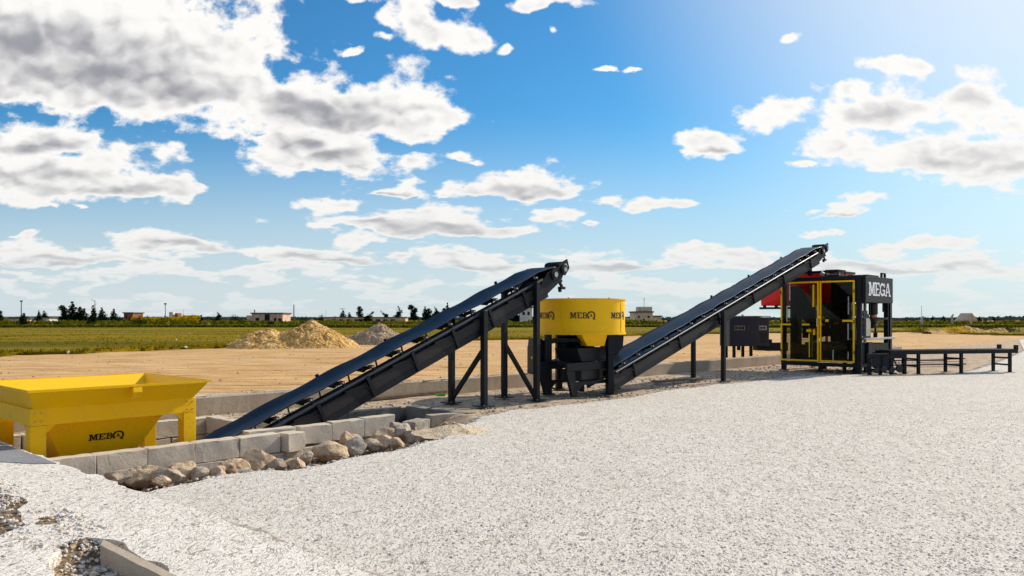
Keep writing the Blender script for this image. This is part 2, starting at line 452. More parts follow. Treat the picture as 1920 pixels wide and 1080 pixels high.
# ------------------------------------------------------------------ camera, sun, sky
cam = bpy.data.cameras.new('camera'); co = bpy.data.objects.new('camera', cam); COL.objects.link(co)
co.location = (0,0,CAM_H); co.rotation_euler = (R(90),0,0)
cam.sensor_width = 36; cam.lens = 36*F/1920; cam.shift_y = (HY-540)/1920
cam.clip_start = .05; cam.clip_end = 9000
sc.camera = co
SUN_AZ, SUN_EL = R(51), R(33)       # azimuth clockwise from +Y
sdir = Vector((math.sin(SUN_AZ)*math.cos(SUN_EL), math.cos(SUN_AZ)*math.cos(SUN_EL), math.sin(SUN_EL)))
sun = bpy.data.lights.new('sun', 'SUN'); sun.energy = 4.6; sun.angle = R(.6); sun.color = (1,.90,.74)
so = bpy.data.objects.new('sun', sun); COL.objects.link(so)
so.rotation_euler = (-sdir).to_track_quat('-Z','Y').to_euler()
sc.view_settings.view_transform = 'Standard'; sc.view_settings.look = 'None'; sc.view_settings.exposure = 0

CLOUDS = [ # centre and radii (photo survey pixels), heavy = thickness of shade
 (90,70,150,100),(230,60,170,110),(370,90,140,95),(180,140,190,75),(60,150,100,40),(340,165,140,65),(450,180,110,60),(540,200,110,55),(300,215,50,34),(640,215,100,45),
 (500,85,42,38),(455,60,60,40),(35,20,60,40),
 (730,185,75,60),(790,210,70,52),(700,225,90,38),(780,240,70,26),
 (95,265,95,32),(60,320,130,45),(190,320,120,42),(270,345,80,26),(90,345,120,22),(20,260,60,30),(360,347,24,6),
 (620,285,85,42),(570,300,85,26),(700,305,90,24),(640,270,60,28),(515,257,26,8),(775,308,24,14),
 (868,293,34,11),(905,298,14,6),(750,353,44,12),(830,354,16,8),
 (770,30,55,32),(820,60,60,32),(870,84,45,18),(730,40,35,24),(705,70,22,9),(674,89,16,7),
 (1010,2,60,10),(860,5,30,10),(690,0,50,6),
 (1460,69,24,9),(1665,125,40,15),(1650,130,26,9),(1330,270,42,22),(1360,276,40,10),(1305,285,26,9),
 (1470,225,75,26),(1560,215,70,38),(1640,205,90,40),(1720,215,90,32),(1820,195,65,42),(1880,205,50,26),(1420,222,34,12),
 (1600,265,90,36),(1680,285,90,34),(1770,300,90,36),(1870,285,80,48),(1900,235,40,22),(1640,310,50,14),(1860,325,90,18),(1510,311,34,8),
 (985,345,95,24),(920,355,60,12),(1050,360,45,12),
 (760,412,150,15),(840,408,70,20),(900,428,95,13),(640,416,70,10),(630,388,50,12),(700,430,80,9),
 (1065,407,54,10),(1110,426,22,4),(1145,378,32,8),(1235,384,46,11),(1270,387,14,4),
 (1575,395,46,10),(1622,376,34,9),(1520,388,30,6),(1545,435,34,5),
 (335,455,88,17),(300,450,40,14),(60,384,48,12),(105,390,14,8),(150,389,14,5),(50,439,18,4),
 (560,478,105,13),(480,470,40,8),(665,458,56,11),(30,465,70,18),(130,480,90,16),(230,490,90,12),(70,515,60,9),(330,500,60,8),
 (500,505,60,9),(590,508,90,10),(870,488,85,14),(1150,495,95,17),(1230,500,60,10),(1300,466,55,12),(1390,485,70,12),(1410,505,110,10),
 (1650,470,70,12),(1740,460,110,12),(1600,500,120,16),(1750,495,120,16),(1870,505,80,16),(1480,500,60,9),(960,505,70,8),
 (1190,131,16,5),(1145,130,14,4),(1040,60,14,8),(945,95,16,10),
]
DARK = [(100,105,170,48),(230,130,130,44),(40,75,80,40),(340,172,90,20),(640,216,100,22),(560,205,60,16),(70,272,60,10),(50,330,110,12),(230,352,90,9),
 (620,292,60,16),(560,270,30,12),(980,357,75,10),(830,427,95,10),(720,422,60,5),(335,462,70,6),(1650,207,45,14),(1815,190,40,14),(1750,303,50,12),(1860,287,60,14),(1905,322,40,10),
 (1575,401,40,3),(610,486,90,5),(900,497,60,5),(1160,503,70,6),(1700,500,120,6),(100,488,110,6),(1335,284,30,5),(750,358,26,3)]
def sky_world():
    w = bpy.data.worlds.new('World'); sc.world = w; w.use_nodes = True
    nt = w.node_tree; nt.nodes.clear()
    out = nn(nt, 'ShaderNodeOutputWorld'); bg = nn(nt, 'ShaderNodeBackground')
    nt.links.new(bg.outputs[0], out.inputs[0]); bg.inputs[1].default_value = .1
    sky = nn(nt, 'ShaderNodeTexSky', sky_type='NISHITA'); sky.sun_disc = False
    sky.sun_elevation = SUN_EL; sky.sun_rotation = SUN_AZ; sky.altitude = 50
    sky.air_density = 1.0; sky.dust_density = .6; sky.ozone_density = 2.0
    d = nn(nt, 'ShaderNodeTexCoord').outputs['Generated']
    sep = nn(nt, 'ShaderNodeSeparateXYZ'); nt.links.new(d, sep.inputs[0])
    ya = math_(nt, 'MAXIMUM', math_(nt, 'ABSOLUTE', sep.outputs[1]), .04)
    u = math_(nt, 'DIVIDE', sep.outputs[0], ya); v = math_(nt, 'DIVIDE', sep.outputs[2], ya)
    cmb = nn(nt, 'ShaderNodeCombineXYZ'); nt.links.new(u, cmb.inputs[0]); nt.links.new(v, cmb.inputs[1])
    P0 = cmb.outputs[0]
    g = nt
    P = P0
    def noise(nt_, vec, scale, detail=4, rough=.55, dist=0):
        n = nn(nt_, 'ShaderNodeTexNoise', noise_dimensions='2D'); nt_.links.new(vec, n.inputs['Vector'])
        n.inputs['Scale'].default_value = scale; n.inputs['Detail'].default_value = detail; n.inputs['Roughness'].default_value = rough
        return n.outputs[0]
    vq = math_(g, 'MULTIPLY', math_(g, 'LOGARITHM', math_(g, 'ADD', math_(g, 'MAXIMUM', v, 0.0), .09), math.e), .58)
    cq = nn(g, 'ShaderNodeCombineXYZ'); g.links.new(math_(g, 'MULTIPLY', u, 1.08), cq.inputs[0]); g.links.new(vq, cq.inputs[1]); q = cq.outputs[0]
    fb = noise(g, q, 14.0, 9, .62, .0)
    wq = nn(g, 'ShaderNodeTexNoise'); wq.noise_dimensions = '2D'; g.links.new(q, wq.inputs['Vector']); wq.inputs['Scale'].default_value = 22; wq.inputs['Detail'].default_value = 3
    qw = vmath(g, 'ADD', q, vmath(g, 'MULTIPLY', vmath(g, 'SUBTRACT', wq.outputs[1], (.5,.5,.5)), (.035,.035,0)))
    def billow(vec):
        out = None
        for sc_, am in ((17.0, .62), (39.0, .38)):
            n = nn(g, 'ShaderNodeTexVoronoi', feature='SMOOTH_F1', voronoi_dimensions='2D'); g.links.new(vec, n.inputs['Vector'])
            n.inputs['Scale'].default_value = sc_; n.inputs['Smoothness'].default_value = .45
            a = math_(g, 'MULTIPLY', n.outputs['Distance'], am)
            out = a if out is None else math_(g, 'ADD', out, a)
        return out
    rl0 = billow(qw)
    rl1 = billow(vmath(g, 'ADD', qw, (.008,.018,0)))
    fb2 = noise(g, mapping(g, P, scale=(1, 3.6, 1)), 11.0, 3.0, .55)
    wn = nn(g, 'ShaderNodeTexNoise', noise_dimensions='2D'); g.links.new(q, wn.inputs['Vector']); wn.inputs['Scale'].default_value = 10.0; wn.inputs['Detail'].default_value = 5
    off = vmath(g, 'MULTIPLY', vmath(g, 'SUBTRACT', wn.outputs[1], (.5,.5,.5)), (.075,.040,0))
    Pw = vmath(g, 'ADD', P, off)
    def chain(lst, grow, k):
        run = None
        for (cx, cy, rx, ry) in lst:
            cu, cv, ru, rv = (cx-960)/F, (HY-cy)/F, rx/F*grow, ry/F*grow
            ln = vmath(g, 'LENGTH', vmath(g, 'MULTIPLY_ADD', Pw, (1/ru,1/rv,0), (-cu/ru,-cv/rv,0)))
            if run is None: run = ln
            else:
                n = nn(g, 'ShaderNodeMath', operation='SMOOTH_MIN'); g.links.new(run, n.inputs[0]); g.links.new(ln, n.inputs[1]); n.inputs[2].default_value = k
                run = n.outputs[0]
        return math_(g, 'SUBTRACT', 1.0, run)
    B = chain(CLOUDS, 1.30, .30)
    DK = chain(DARK, 1.55, .55)
    gen = math_(g, 'SUBTRACT', math_(g, 'MULTIPLY', math_(g, 'SUBTRACT', fb2, .50), 3.4), math_(g, 'ADD', .0, math_(g, 'MULTIPLY', smooth(g, v, .07, .15), 2.2)))
    side = smooth(g, math_(g, 'ABSOLUTE', u), .72, .95)
    gen2 = math_(g, 'SUBTRACT', math_(g, 'MULTIPLY', math_(g, 'SUBTRACT', fb2, .46), 3.0), math_(g, 'MULTIPLY', math_(g, 'SUBTRACT', 1.0, side), 4.0))
    B = math_(g, 'MAXIMUM', B, math_(g, 'MAXIMUM', gen, gen2))
    nz = math_(g, 'ADD', math_(g, 'MULTIPLY', math_(g, 'SUBTRACT', fb, .52), 2.3), math_(g, 'MULTIPLY', math_(g, 'SUBTRACT', .42, rl0), .95))
    D0 = math_(g, 'ADD', math_(g, 'ADD', B, math_(g, 'MULTIPLY', math_(g, 'MAXIMUM', math_(g, 'ADD', DK, .35), 0.0), .75)), nz)
    cov = smooth(nt, D0, -.08, .42)
    relief = math_(nt, 'MULTIPLY', math_(nt, 'SUBTRACT', rl0, rl1), -.75)
    body = smooth(nt, D0, .15, 1.0)
    dk = smooth(nt, math_(nt, 'ADD', DK, math_(nt, 'MULTIPLY', nz, .06)), -.40, 1.0)
    under = math_(nt, 'ADD', math_(nt, 'MULTIPLY', dk, .60), math_(nt, 'ADD', math_(nt, 'MULTIPLY', relief, body), math_(nt, 'MULTIPLY', body, .16)))
    shade = smooth(nt, under, .02, 1.05)
    # whiter towards the sun
    sv = vmath(nt, 'DOT_PRODUCT', vmath(nt, 'NORMALIZE', d), tuple(sdir))
    glow = smooth(nt, sv, .72, 1.0)
    hz = smooth(nt, v, .27, .0)          # haze to the horizon
    shade = math_(nt, 'MULTIPLY', shade, math_(nt, 'SUBTRACT', 1.0, math_(nt, 'MULTIPLY', glow, .75)))
    cc = mixc(nt, shade, (10.0,9.85,9.6), (3.3,3.35,3.75))
    cc = mixc(nt, math_(nt, 'MULTIPLY', hz, .55), cc, (7.6,7.7,7.6))
    # base sky: physical sky, graded
    hs = nn(nt, 'ShaderNodeHueSaturation'); nt.links.new(sky.outputs[0], hs.inputs['Color'])
    hs.inputs['Saturation'].default_value = 1.12; hs.inputs['Value'].default_value = SKYV
    base = mixc(nt, 1.0, hs.outputs[0], SKYT, 'MULTIPLY')
    base = mixc(nt, math_(nt, 'MULTIPLY', hz, .88), base, (6.9,7.55,8.0))
    base = mixc(nt, math_(nt, 'MULTIPLY', glow, .92), base, (9.0,9.4,9.8))
    cov = math_(nt, 'MULTIPLY', cov, math_(nt, 'SUBTRACT', 1.0, math_(nt, 'MULTIPLY', smooth(nt, v, .09, .0), .60)))
    fin = mixc(nt, cov, base, cc)
    nt.links.new(fin, bg.inputs[0])
    w.cycles.sampling_method = 'MANUAL'; w.cycles.sample_map_resolution = 256
SKYV = 1.0; SKYT = (.40, .97, 1.24)
sky_world()

# ------------------------------------------------------------------ ground sheet with the excavation
BAY = (2.95, 6.15, -12.6, -10.1)
CH = (6.15, 9.5, -11.5, -10.1)
def gz(s, t):
    if (BAY[0] < s < BAY[1] and BAY[2] < t < BAY[3]) or (CH[0] <= s < CH[1] and CH[2] < t < CH[3]): return -1.0
    if 2.88 < s < 9.35 and -10.1 <= t < -6.6:
        e = min((s-2.88)/.3, (9.35-s)/.9, 1.0)
        return -.02 - (.36 + .05*mnoise.noise(Vector((s*2, t*2, 0))))*max(0, e)
    h = .035*mnoise.noise(Vector((s*.7, t*.7, 3))) - .035
    if t < -13.0: h += .03 + .06*mnoise.noise(Vector((s*.25, t*.5, 9)))
    if s < 2.6 and t > -30:
        k = 1 - min(1, max(0, (t+5.75)/.25))*min(1, max(0, (s-1.5)/.2)); f_ = min(1, (2.6-s)/.45)
        h = h*(1-f_) + f_*(.01 + .095*k + .025*mnoise.noise(Vector((s*2.2, t*2.2, 5))) + .02*mnoise.noise(Vector((s*8, t*8, 5))))
    return h
def lines(a, b, st, lim, g=1.13):
    l = list(np.arange(a, b+1e-6, st)); d = st; x = b
    while x < lim: d = d*g if d < 400 else 400; x += d; l.append(x)
    d = st; x = a; pre = []
    while x > -lim: d = d*g if d < 400 else 400; x -= d; pre.append(x)
    return pre[::-1] + l
S = lines(.9, 10.4, .07, 4200); T = lines(-13.2, -4.4, .07, 4200)
vs, fs = [], []
for s in S:
    for t in T:
        vs.append(tuple(W(s, t, gz(s, t))))
n = len(T)
for i in range(len(S)-1):
    for j in range(n-1): fs.append((i*n+j, i*n+j+1, (i+1)*n+j+1, (i+1)*n+j))
mb = MB(); mb.v = [Vector(v) for v in vs]; mb.f = fs
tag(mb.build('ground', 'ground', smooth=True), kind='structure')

# crushed stone pad
random.seed(3)
edge_px = [(240,935),(290,918),(345,905),(400,893),(450,886),(500,880),(545,884),(580,876),(640,862),(690,854),(735,845),(790,834),(830,822),(850,805),(880,796),(905,781),
           (960,769),(1000,766),(1100,755),(1180,745),(1250,732),(1340,722),(1440,712),(1500,706),(1560,703),(1640,702),(1720,704),(1790,701),(1830,692),(1862,682),(1890,671),(1920,657)]
edge = [ground(*p) for p in edge_px]
fine = []
for a, b in zip(edge, edge[1:]):
    k = max(2, int((b-a).length/.09))
    for i in range(k):
        p = a.lerp(b, i/k); nv = Vector((mnoise.noise(p*1.7), mnoise.noise(p*1.7+Vector((9,9,9))), 0))*.10 + Vector((mnoise.noise(p*9), mnoise.noise(p*9+Vector((5,5,5))), 0))*.05
        fine.append(p+nv)
fine += [Vector((38,60,0)), Vector((90,90,0)), Vector((90,-20,0)), Vector((-14,-20,0)), Vector((-14,-2,0)), Vector((-3.6,6.4,0))]
from mathutils.geometry import tessellate_polygon
def slab(name, poly, ztop, depth, mat, inset=None, **kw):
    tris = tessellate_polygon([[Vector((p.x,p.y,0)) for p in poly]])
    n = len(poly); mb = MB()
    mb.add([Vector((p.x,p.y,ztop)) for p in poly] + [Vector((p.x,p.y,ztop-depth)) for p in poly], [tuple(t) for t in tris])
    mb.f += [(k,(k+1)%n,n+(k+1)%n,n+k) for k in range(n)]
    return mb.build(name, mat, **kw)
tag(slab('gravel_pad', fine, .0, .42, 'gravel'), kind='structure')

# raised slab strip at the left and the broken kerb piece beside it
def stpoly(pts, st=.12, amp=.012):
    P = [W(*p) for p in pts]; out = []
    for a, b in zip(P, P[1:]+P[:1]):
        k = max(1, int((b-a).length/st)) if (b-a).length < 30 else 1
        for i in range(k):
            p = a.lerp(b, i/k); out.append(p + Vector((mnoise.noise(p*5), mnoise.noise(p*5+Vector((3,3,3))), 0))*amp)
    return out
tag(slab('raised_slab', stpoly([(2.84,-12.4),(2.84,-2.6),(2.07,-2.6),(2.07,-5.6),(1.98,-5.78),(1.78,-5.74),(1.62,-5.4),(1.52,-4.9),(1.5,-4.0),(.3,-4.0),(.3,-5.9),(1.0,-5.95),(1.45,-6.08),(1.55,-6.25),(1.80,-6.45),(1.86,-6.9),(2.10,-7.3),(2.02,-7.8),(2.12,-8.2),(2.08,-12.4)], amp=.09), .12, .5, 'gravel_slab'), kind='structure')
tag(slab('slab_shade_patch', stpoly([(2.80,-12.3),(2.80,-8.95),(2.62,-9.1),(2.45,-9.45),(2.30,-9.7),(2.15,-10.2),(2.12,-12.3)], amp=.03), .127, .02, 'slab_shade'), kind='structure')  # thin sheet painting the shade near the hopper onto the slab
k = slab('broken_kerb', stpoly([(2.04,-5.62),(2.04,-3.2),(1.97,-3.2),(1.98,-5.50)], amp=.008), .128, .45, 'curb')
tag(k, 'broken concrete kerb edge sticking out of the white gravel at the bottom left', 'kerb')

tag(slab('tan_edge_strip', stpoly([(2.85,-7.15),(2.85,-2.2),(3.02,-2.2),(3.10,-3.6),(2.98,-4.6),(3.12,-5.4),(3.00,-6.4),(3.05,-7.1)], amp=.08), .005, .02, 'gravel_dull'), kind='structure')  # tan stone strip, tint darkened to draw a shadow line along the slab
# rubble of white chips over brown soil, left foreground
def stone_mesh(r, sub=2, seed=0, sq=(1,1,.75), rough=.35):
    bm = bmesh.new(); bmesh.ops.create_icosphere(bm, subdivisions=sub, radius=1)
    o = Vector((seed*3.7, seed*1.3, seed*2.1))
    for v in bm.verts:
        q = v.co.copy()
        k = 1 + rough*mnoise.noise(q*1.1+o) + rough*.5*mnoise.noise(q*2.7+o)
        c = voro_cut(q, o)
        v.co = Vector((q.x*sq[0], q.y*sq[1], q.z*sq[2]))*k*c*r
    vs = [v.co.copy() for v in bm.verts]; fs = [tuple(v.index for v in f.verts) for f in bm.faces]; bm.free()
    return vs, fs
def voro_cut(q, o):
    # chop with a few planes to get facets
    rnd = random.Random(int(o.x*1000)); k = 1.0
    for _ in range(11):
        n = Vector((rnd.uniform(-1,1), rnd.uniform(-1,1), rnd.uniform(-1,1))).normalized(); d = rnd.uniform(.50,.88)
        c = q.dot(n)
        if c > d: k = min(k, d/c)
    return k
protos = [stone_mesh(1, 1, i+20, (1,.8,.6)) for i in range(8)]
def scatter(name, spots, mat, **kw):
    mb = MB()
    for p, r in spots:
        v, f = random.choice(protos)
        m = Matrix.Rotation(random.uniform(0,6.28), 3, 'Z') @ Matrix.Rotation(random.uniform(-.6,.6), 3, 'X')
        mb.add([m @ q * r + p for q in v], f)
    o = mb.build(name, mat, recalc=False); return tag(o, **kw)
random.seed(11)
sp = []
for _ in range(17000):
    s, t = random.uniform(.2, 2.2), random.uniform(-10.2, -4.0)
    d = mnoise.noise(Vector((s*1.1, t*1.1, 2))) + .5*mnoise.noise(Vector((s*4, t*4, 2)))
    edge_k = max(0, (s-1.35)/.7)
    if d + edge_k*.5 + (.5 if t > -5.95 and s > 1.35 else 0) < .26 and random.random() < .94: continue
    if t > -5.9 and s > 1.5 and random.random() < .2: continue
    sp.append((W(s, t, (gz(s,t) if random.random() < .6 or t > -5.9 else .116) + .01*random.random()), random.choice([.008,.011,.014,.018,.026])))
scatter('white_rubble', sp, 'pebble', label='loose white stone chips spilled over brown soil at the lower left', cat='rubble', kind='stuff')
sp = []
for _ in range(3500):
    s, t = random.uniform(.2, 2.05), random.uniform(-10.2, -4.2)
    sp.append((W(s, t, gz(s,t)), random.choice([.01,.014,.02,.03])))
scatter('brown_rubble', sp, 'rock_tan', label='small brown soil lumps and stones among the white chips', cat='rubble', kind='stuff')
# loose chips on the pad surface and along its rim
sp = []
for _ in range(20000):
    Y = 4.6 + 11*random.random()**1.7; X = random.uniform(-.62, .66)*Y
    s_, t_ = X*DX + Y*DY, X*DY - Y*DX
    if t_ < -7.2 or s_ < 2.9: continue
    sp.append((Vector((X, Y, .0)), random.choice([.005,.007,.009,.012,.016])))
for p in fine[:-6]:
    for _ in range(5):
        q = p + Vector((random.gauss(0,.05), random.gauss(0,.05), 0)); sp.append((Vector((q.x,q.y,-.004)), random.choice([.012,.018,.026])))
scatter('loose_chips', sp, 'pebble', label='loose pale stone chips lying on the crushed stone pad and its rim', cat='gravel', kind='stuff')
sp = []
for _ in range(2600):
    s, t = random.uniform(9.6, 32), random.uniform(-12.3, -9.3)
    sp.append((W(s, t, -.03), random.choice([.012,.02,.03,.045])))
for _ in range(700):
    s, t = random.uniform(2.0, 9.5), random.uniform(-13.0, -11.6)
    if s < 6.2 and t > -12.65: continue
    sp.append((W(s, t, -.03), random.choice([.012,.02,.03,.05])))
scatter('ground_debris', sp, 'rock_pale', label='scattered pale stones and debris on the bare strip under the machines', cat='debris', kind='stuff')
sp = []
for _ in range(3800):
    Y = 15 + 45*random.random()**1.4; X = random.uniform(-.68,.68)*Y
    if X*DY - Y*DX > -13.5: continue
    if mnoise.noise(Vector((X*.3, Y*.5, 1))) < -.05: continue
    sp.append((Vector((X, Y, gz(X*DX+Y*DY, X*DY-Y*DX)+.01)), random.choice([.01,.012,.016,.02,.03,.045])))
scatter('soil_clods', sp, 'clod', label='scattered clods and small stones on the bare sandy earth behind the wall', cat='soil clods', kind='stuff')
# tan gravel spill at the end of the trench
mb = MB(); c = ground(856, 808, 0); N = 26
for j in range(N+1):
    for k in range(40):
        r = j/N*.62; a = 2*PI*k/40; q = Vector((math.cos(a)*r*1.05, math.sin(a)*r*.9, 0))
        rag = 1+.25*mnoise.noise(Vector((math.cos(a)*2, math.sin(a)*2, 4)))
        q *= rag
        mb.v.append(c + q + Vector((0,0, -.03 + .14*(1-r/.62)**1.2 + .02*mnoise.noise(q*7) + .01*mnoise.noise(q*22))))
for j in range(N):
    for k in range(40): mb.f.append((j*40+k, j*40+(k+1)%40, (j+1)*40+(k+1)%40, (j+1)*40+k))
tag(mb.build('gravel_heap', 'gravel_tan', smooth=True), 'low spill of tan gravel at the far end of the stone trench', 'gravel heap')

# long low concrete wall behind the plant
a, b = W(-3.0, -13.15), W(40, -12.35)
dirw = (b-a).normalized(); L = (b-a).length
wall = thing('low_wall', 'long low grey concrete foundation wall running behind the conveyors', 'wall', a, math.atan2(dirw.y, dirw.x))
mb = MB(); N = 260
prof = [(-.11,-.3),(-.11,.27),(-.09,.295),(.09,.295),(.11,.27),(.11,-.3)]
for i in range(N+1):
    x = L*i/N
    for (y, z) in prof:
        mb.v.append(Vector((x, y+.012*mnoise.noise(Vector((x*2.1,y*9,z*5))), z + (.018*mnoise.noise(Vector((x*1.3,y*4,0))) if z > 0 else 0))))
m_ = len(prof)
for i in range(N):
    for j in range(m_-1): mb.f.append((i*m_+j, i*m_+j+1, (i+1)*m_+j+1, (i+1)*m_+j))
mb.build('wall_body', 'curb', wall)
mb = MB()   # lime crust on its crown
for _ in range(240):
    x = random.uniform(0, L); mb.box((x, random.uniform(-.06,.06), .30), (random.uniform(.1,.5), random.uniform(.03,.1), .012), rz=random.uniform(-.2,.2))
mb.build('mortar_crust', 'pebble', wall)
mb = MB()
mb.bar(W(9.2,-12.75,.02), W(15.5,-12.95,.03), .12, .05); 
tag(mb.build('timber_plank', 'wood'), 'long weathered timber plank lying at the foot of the low wall left of the mixer', 'plank')
for i, (px, py, ln, an, lab) in enumerate([(1700,678,2.6,-.1,'dark timber board lying behind the roller table nearest the press'),(1735,686,2.8,.1,'weathered board lying flat under the roller table'),(1765,676,2.2,.35,'short tilted board lying under the middle of the roller table'),(1270,716,1.5,.5,'short dark board lying on the ground between the second conveyor posts and the mixer')]):
    p = ground(px, py); mb = MB(); mb.bar(p-Vector((math.cos(an),math.sin(an),0))*ln/2+Vector((0,0,.03)), p+Vector((math.cos(an),math.sin(an),0))*ln/2+Vector((0,0,.06)), .22, .04)
    tag(mb.build('timber_board', 'wood_dark' if i % 2 == 0 else 'wood'), lab, 'board', 'boards left lying on the ground')

# ------------------------------------------------------------------ block walls of the pit
def block(s0, s1, t0, t1, z0, z1, label, group, mat='block', rot=0.0, seed=0):
    c = W((s0+s1)/2, (t0+t1)/2, z0)
    mb = MB(); dx, dy, dz = abs(s1-s0)-.012, abs(t1-t0), z1-z0-.010
    rnd = random.Random(seed*7+int(s0*100))
    bm = bmesh.new(); bmesh.ops.create_cube(bm, size=1)
    bmesh.ops.subdivide_edges(bm, edges=bm.edges, cuts=5, use_grid_fill=True)
    for v in bm.verts:
        q = Vector((v.co.x*dx, v.co.y*dy, (v.co.z+.5)*dz)); o = Vector((seed*2.3, s0*3, t0))
        edge_k = sum(1 for a in v.co if abs(abs(a)-.5) < 1e-4)
        k = .012 if edge_k >= 2 else .005
        q += Vector([mnoise.noise(q*6+o+Vector((i*9,0,0)))*k for i in range(3)])
        v.co = q
    bmesh.ops.recalc_face_normals(bm, faces=bm.faces)
    me = bpy.data.meshes.new('concrete_block'); bm.to_mesh(me); bm.free()
    me.materials.append(M[mat])
    o = bpy.data.objects.new('concrete_block', me); COL.objects.link(o)
    o.location = c + Vector((0,0,.005)); o.rotation_euler = (rnd.uniform(-.008,.008), rnd.uniform(-.008,.008), DA+rot+rnd.uniform(-.012,.012))
    mo = o.modifiers.new('bevel', 'BEVEL'); mo.width = .008; mo.segments = 2; mo.limit_method = 'ANGLE'; mo.angle_limit = R(50)
    return tag(o, label, 'concrete block', group)
ordn = ['first','second','third','fourth','fifth','sixth','seventh','eighth','ninth','tenth','eleventh','twelfth']
H = .275
sb = [2.96, 3.55, 4.15, 4.75, 5.36, 5.98]
ex = ['partly buried','stained grey','smooth faced','below hopper leg','by conveyor tail']
G1 = 'blocks of the near pit wall'
for i in range(5):
    block(sb[i], sb[i+1], -10.2, -10.0, -H, 0, f'{ordn[i]} block from the left, top row of near pit wall, {ex[i]}', G1, seed=i)
block(6.0, 6.32, -10.16, -9.90, -H, -.005, 'narrow end block turned out of line between the two stretches of near pit wall', G1, rot=.12, seed=31)
block(5.62, 6.36, -10.42, -10.22, -H+.02, .035, 'long flat block lying behind the narrow turned block beside the conveyor tail', G1, rot=-.04, seed=32)
for i, (a_, b_) in enumerate([(6.38,6.93),(6.93,7.53),(7.53,8.13)]):
    block(a_, b_, -10.35, -10.15, -H+.03, .03+.012*i, ['dirty stained block left of the right hand row under the conveyor','clean middle block of the right hand row under the conveyor','last block at the right end of the near pit wall'][i], G1, seed=40+i)
for i in range(9):
    a_ = 2.75 + i*.6; tt = 0 if a_ < 6.0 else -.13
    block(a_, a_+.59, -10.21+tt, -9.995+tt, -2*H, -H, f'{ordn[i]} block from the left, lower row of near pit wall behind rocks', G1, mat='block', seed=60+i)
mb = MB(); mb.bar(W(2.7,-10.1,-.78), W(8.2,-10.1,-.78), .24, .44)
tag(mb.build('footing', 'block_dark'), 'dark concrete footing under the near pit wall', 'footing')
G2 = 'blocks of the hopper bay walls'
for r_ in range(3):
    rn = ['top','middle','bottom'][r_]
    for i in range(6):
        a_ = 2.9 + i*.6 - (.3 if r_ % 2 else 0)
        block(a_, a_+.59, -12.8, -12.6, -.02-H*(r_+1), -.02-H*r_, f'{ordn[i]} block from the left in the {rn} row of the wall behind the hopper', G2, seed=100+10*r_+i)
    for i in range(2):
        a_ = -12.58 + i*.54
        c = W(6.25, a_+.27)
        block(6.25-.27, 6.25+.27, a_+.17, a_+.37, .0-H*(r_+1), .0-H*r_, f'{["left","right"][i]} end block, {rn} row of bay end wall beside yellow hopper leg', G2, rot=PI/2, seed=140+10*r_+i)
for r_ in range(2):
    for i in range(5):
        a_ = 6.15 + .22 + i*.6
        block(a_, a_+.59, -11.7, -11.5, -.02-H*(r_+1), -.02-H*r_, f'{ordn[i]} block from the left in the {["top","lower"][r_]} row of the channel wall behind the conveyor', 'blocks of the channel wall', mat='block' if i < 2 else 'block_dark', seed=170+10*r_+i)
for i in range(3):
    a_ = -11.5 + i*.56
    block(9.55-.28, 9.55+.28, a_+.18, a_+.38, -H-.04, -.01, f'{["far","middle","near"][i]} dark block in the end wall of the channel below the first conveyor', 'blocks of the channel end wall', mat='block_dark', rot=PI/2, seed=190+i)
block(8.25, 8.75, -10.2, -9.95, -.36, -.06, 'tan weathered block standing in the trench right of the near pit wall', G1, mat='rock_pale', rot=.35, seed=200)
block(8.85, 9.5, -10.25, -10.05, -.30, -.02, 'pale flat block partly buried at the right end of the trench', G1, mat='curb', rot=-.1, seed=201)

# ------------------------------------------------------------------ rocks in the trench
rocks = [ # px, py, size px, material, flattening, words
 (228,897,30,'rock_grey',.5,'flat grey stone at the left end of the row'),
 (275,896,36,'rock_tan',.62,'big pale tan rock at the left of the row'),
 (318,897,30,'rock_grey',.7,'grey mottled rock leaning on the big left rock'),
 (345,890,26,'rock_tan',.9,'brown upright rock below the third wall block'),
 (378,893,20,'rock_grey',.7,'small grey rock in the gap below the fourth block'),
 (403,890,18,'rock_tan',.7,'small tan rock left of the long low rock'),
 (437,884,28,'rock_tan',.65,'long low tan rock below the fourth block'),
 (484,873,30,'rock_tan',1.05,'rounded striped brown rock standing tall below the fifth block'),
 (522,876,22,'rock_grey',.7,'dark grey rock right of the rounded brown rock'),
 (550,872,22,'rock_tan',.7,'tan rock under the narrow turned block'),
 (575,862,15,'rock_grey',.8,'small dark rock against the wall end'),
 (615,852,34,'rock_tan',.75,'wide tan rock at the corner of the pad'),
 (652,828,24,'rock_tan',.8,'brown rock leaning on the clean middle block'),
 (668,842,22,'rock_pale',.9,'pale wedge rock in front of the brown leaning rock'),
 (697,838,17,'rock_grey',.7,'small grey rock in the middle of the right heap'),
 (716,834,26,'rock_tan',.8,'tan rock near the centre of the right heap'),
 (722,818,22,'rock_tan',.8,'brown rock against the last wall block'),
 (748,815,30,'rock_pale',1.15,'large pale rock on top of the right heap'),
 (742,836,18,'rock_tan',.7,'small tan rock at the foot of the large pale rock'),
 (775,820,20,'rock_grey',.7,'grey brown rock right of the large pale rock'),
 (798,824,20,'rock_grey',.8,'dark rock below the tan block'),
 (815,830,15,'rock_tan',.7,'small rock near the gravel spill'),
 (832,822,18,'rock_tan',.7,'last tan rock beside the gravel spill'),
 (585,880,14,'rock_grey',.6,'small rock half under the pad edge'),
 (300,907,18,'rock_tan',.6,'small rock under the big left rock'),
 (460,892,14,'rock_pale',.6,'pale pebble sized rock near the pad edge'),
]
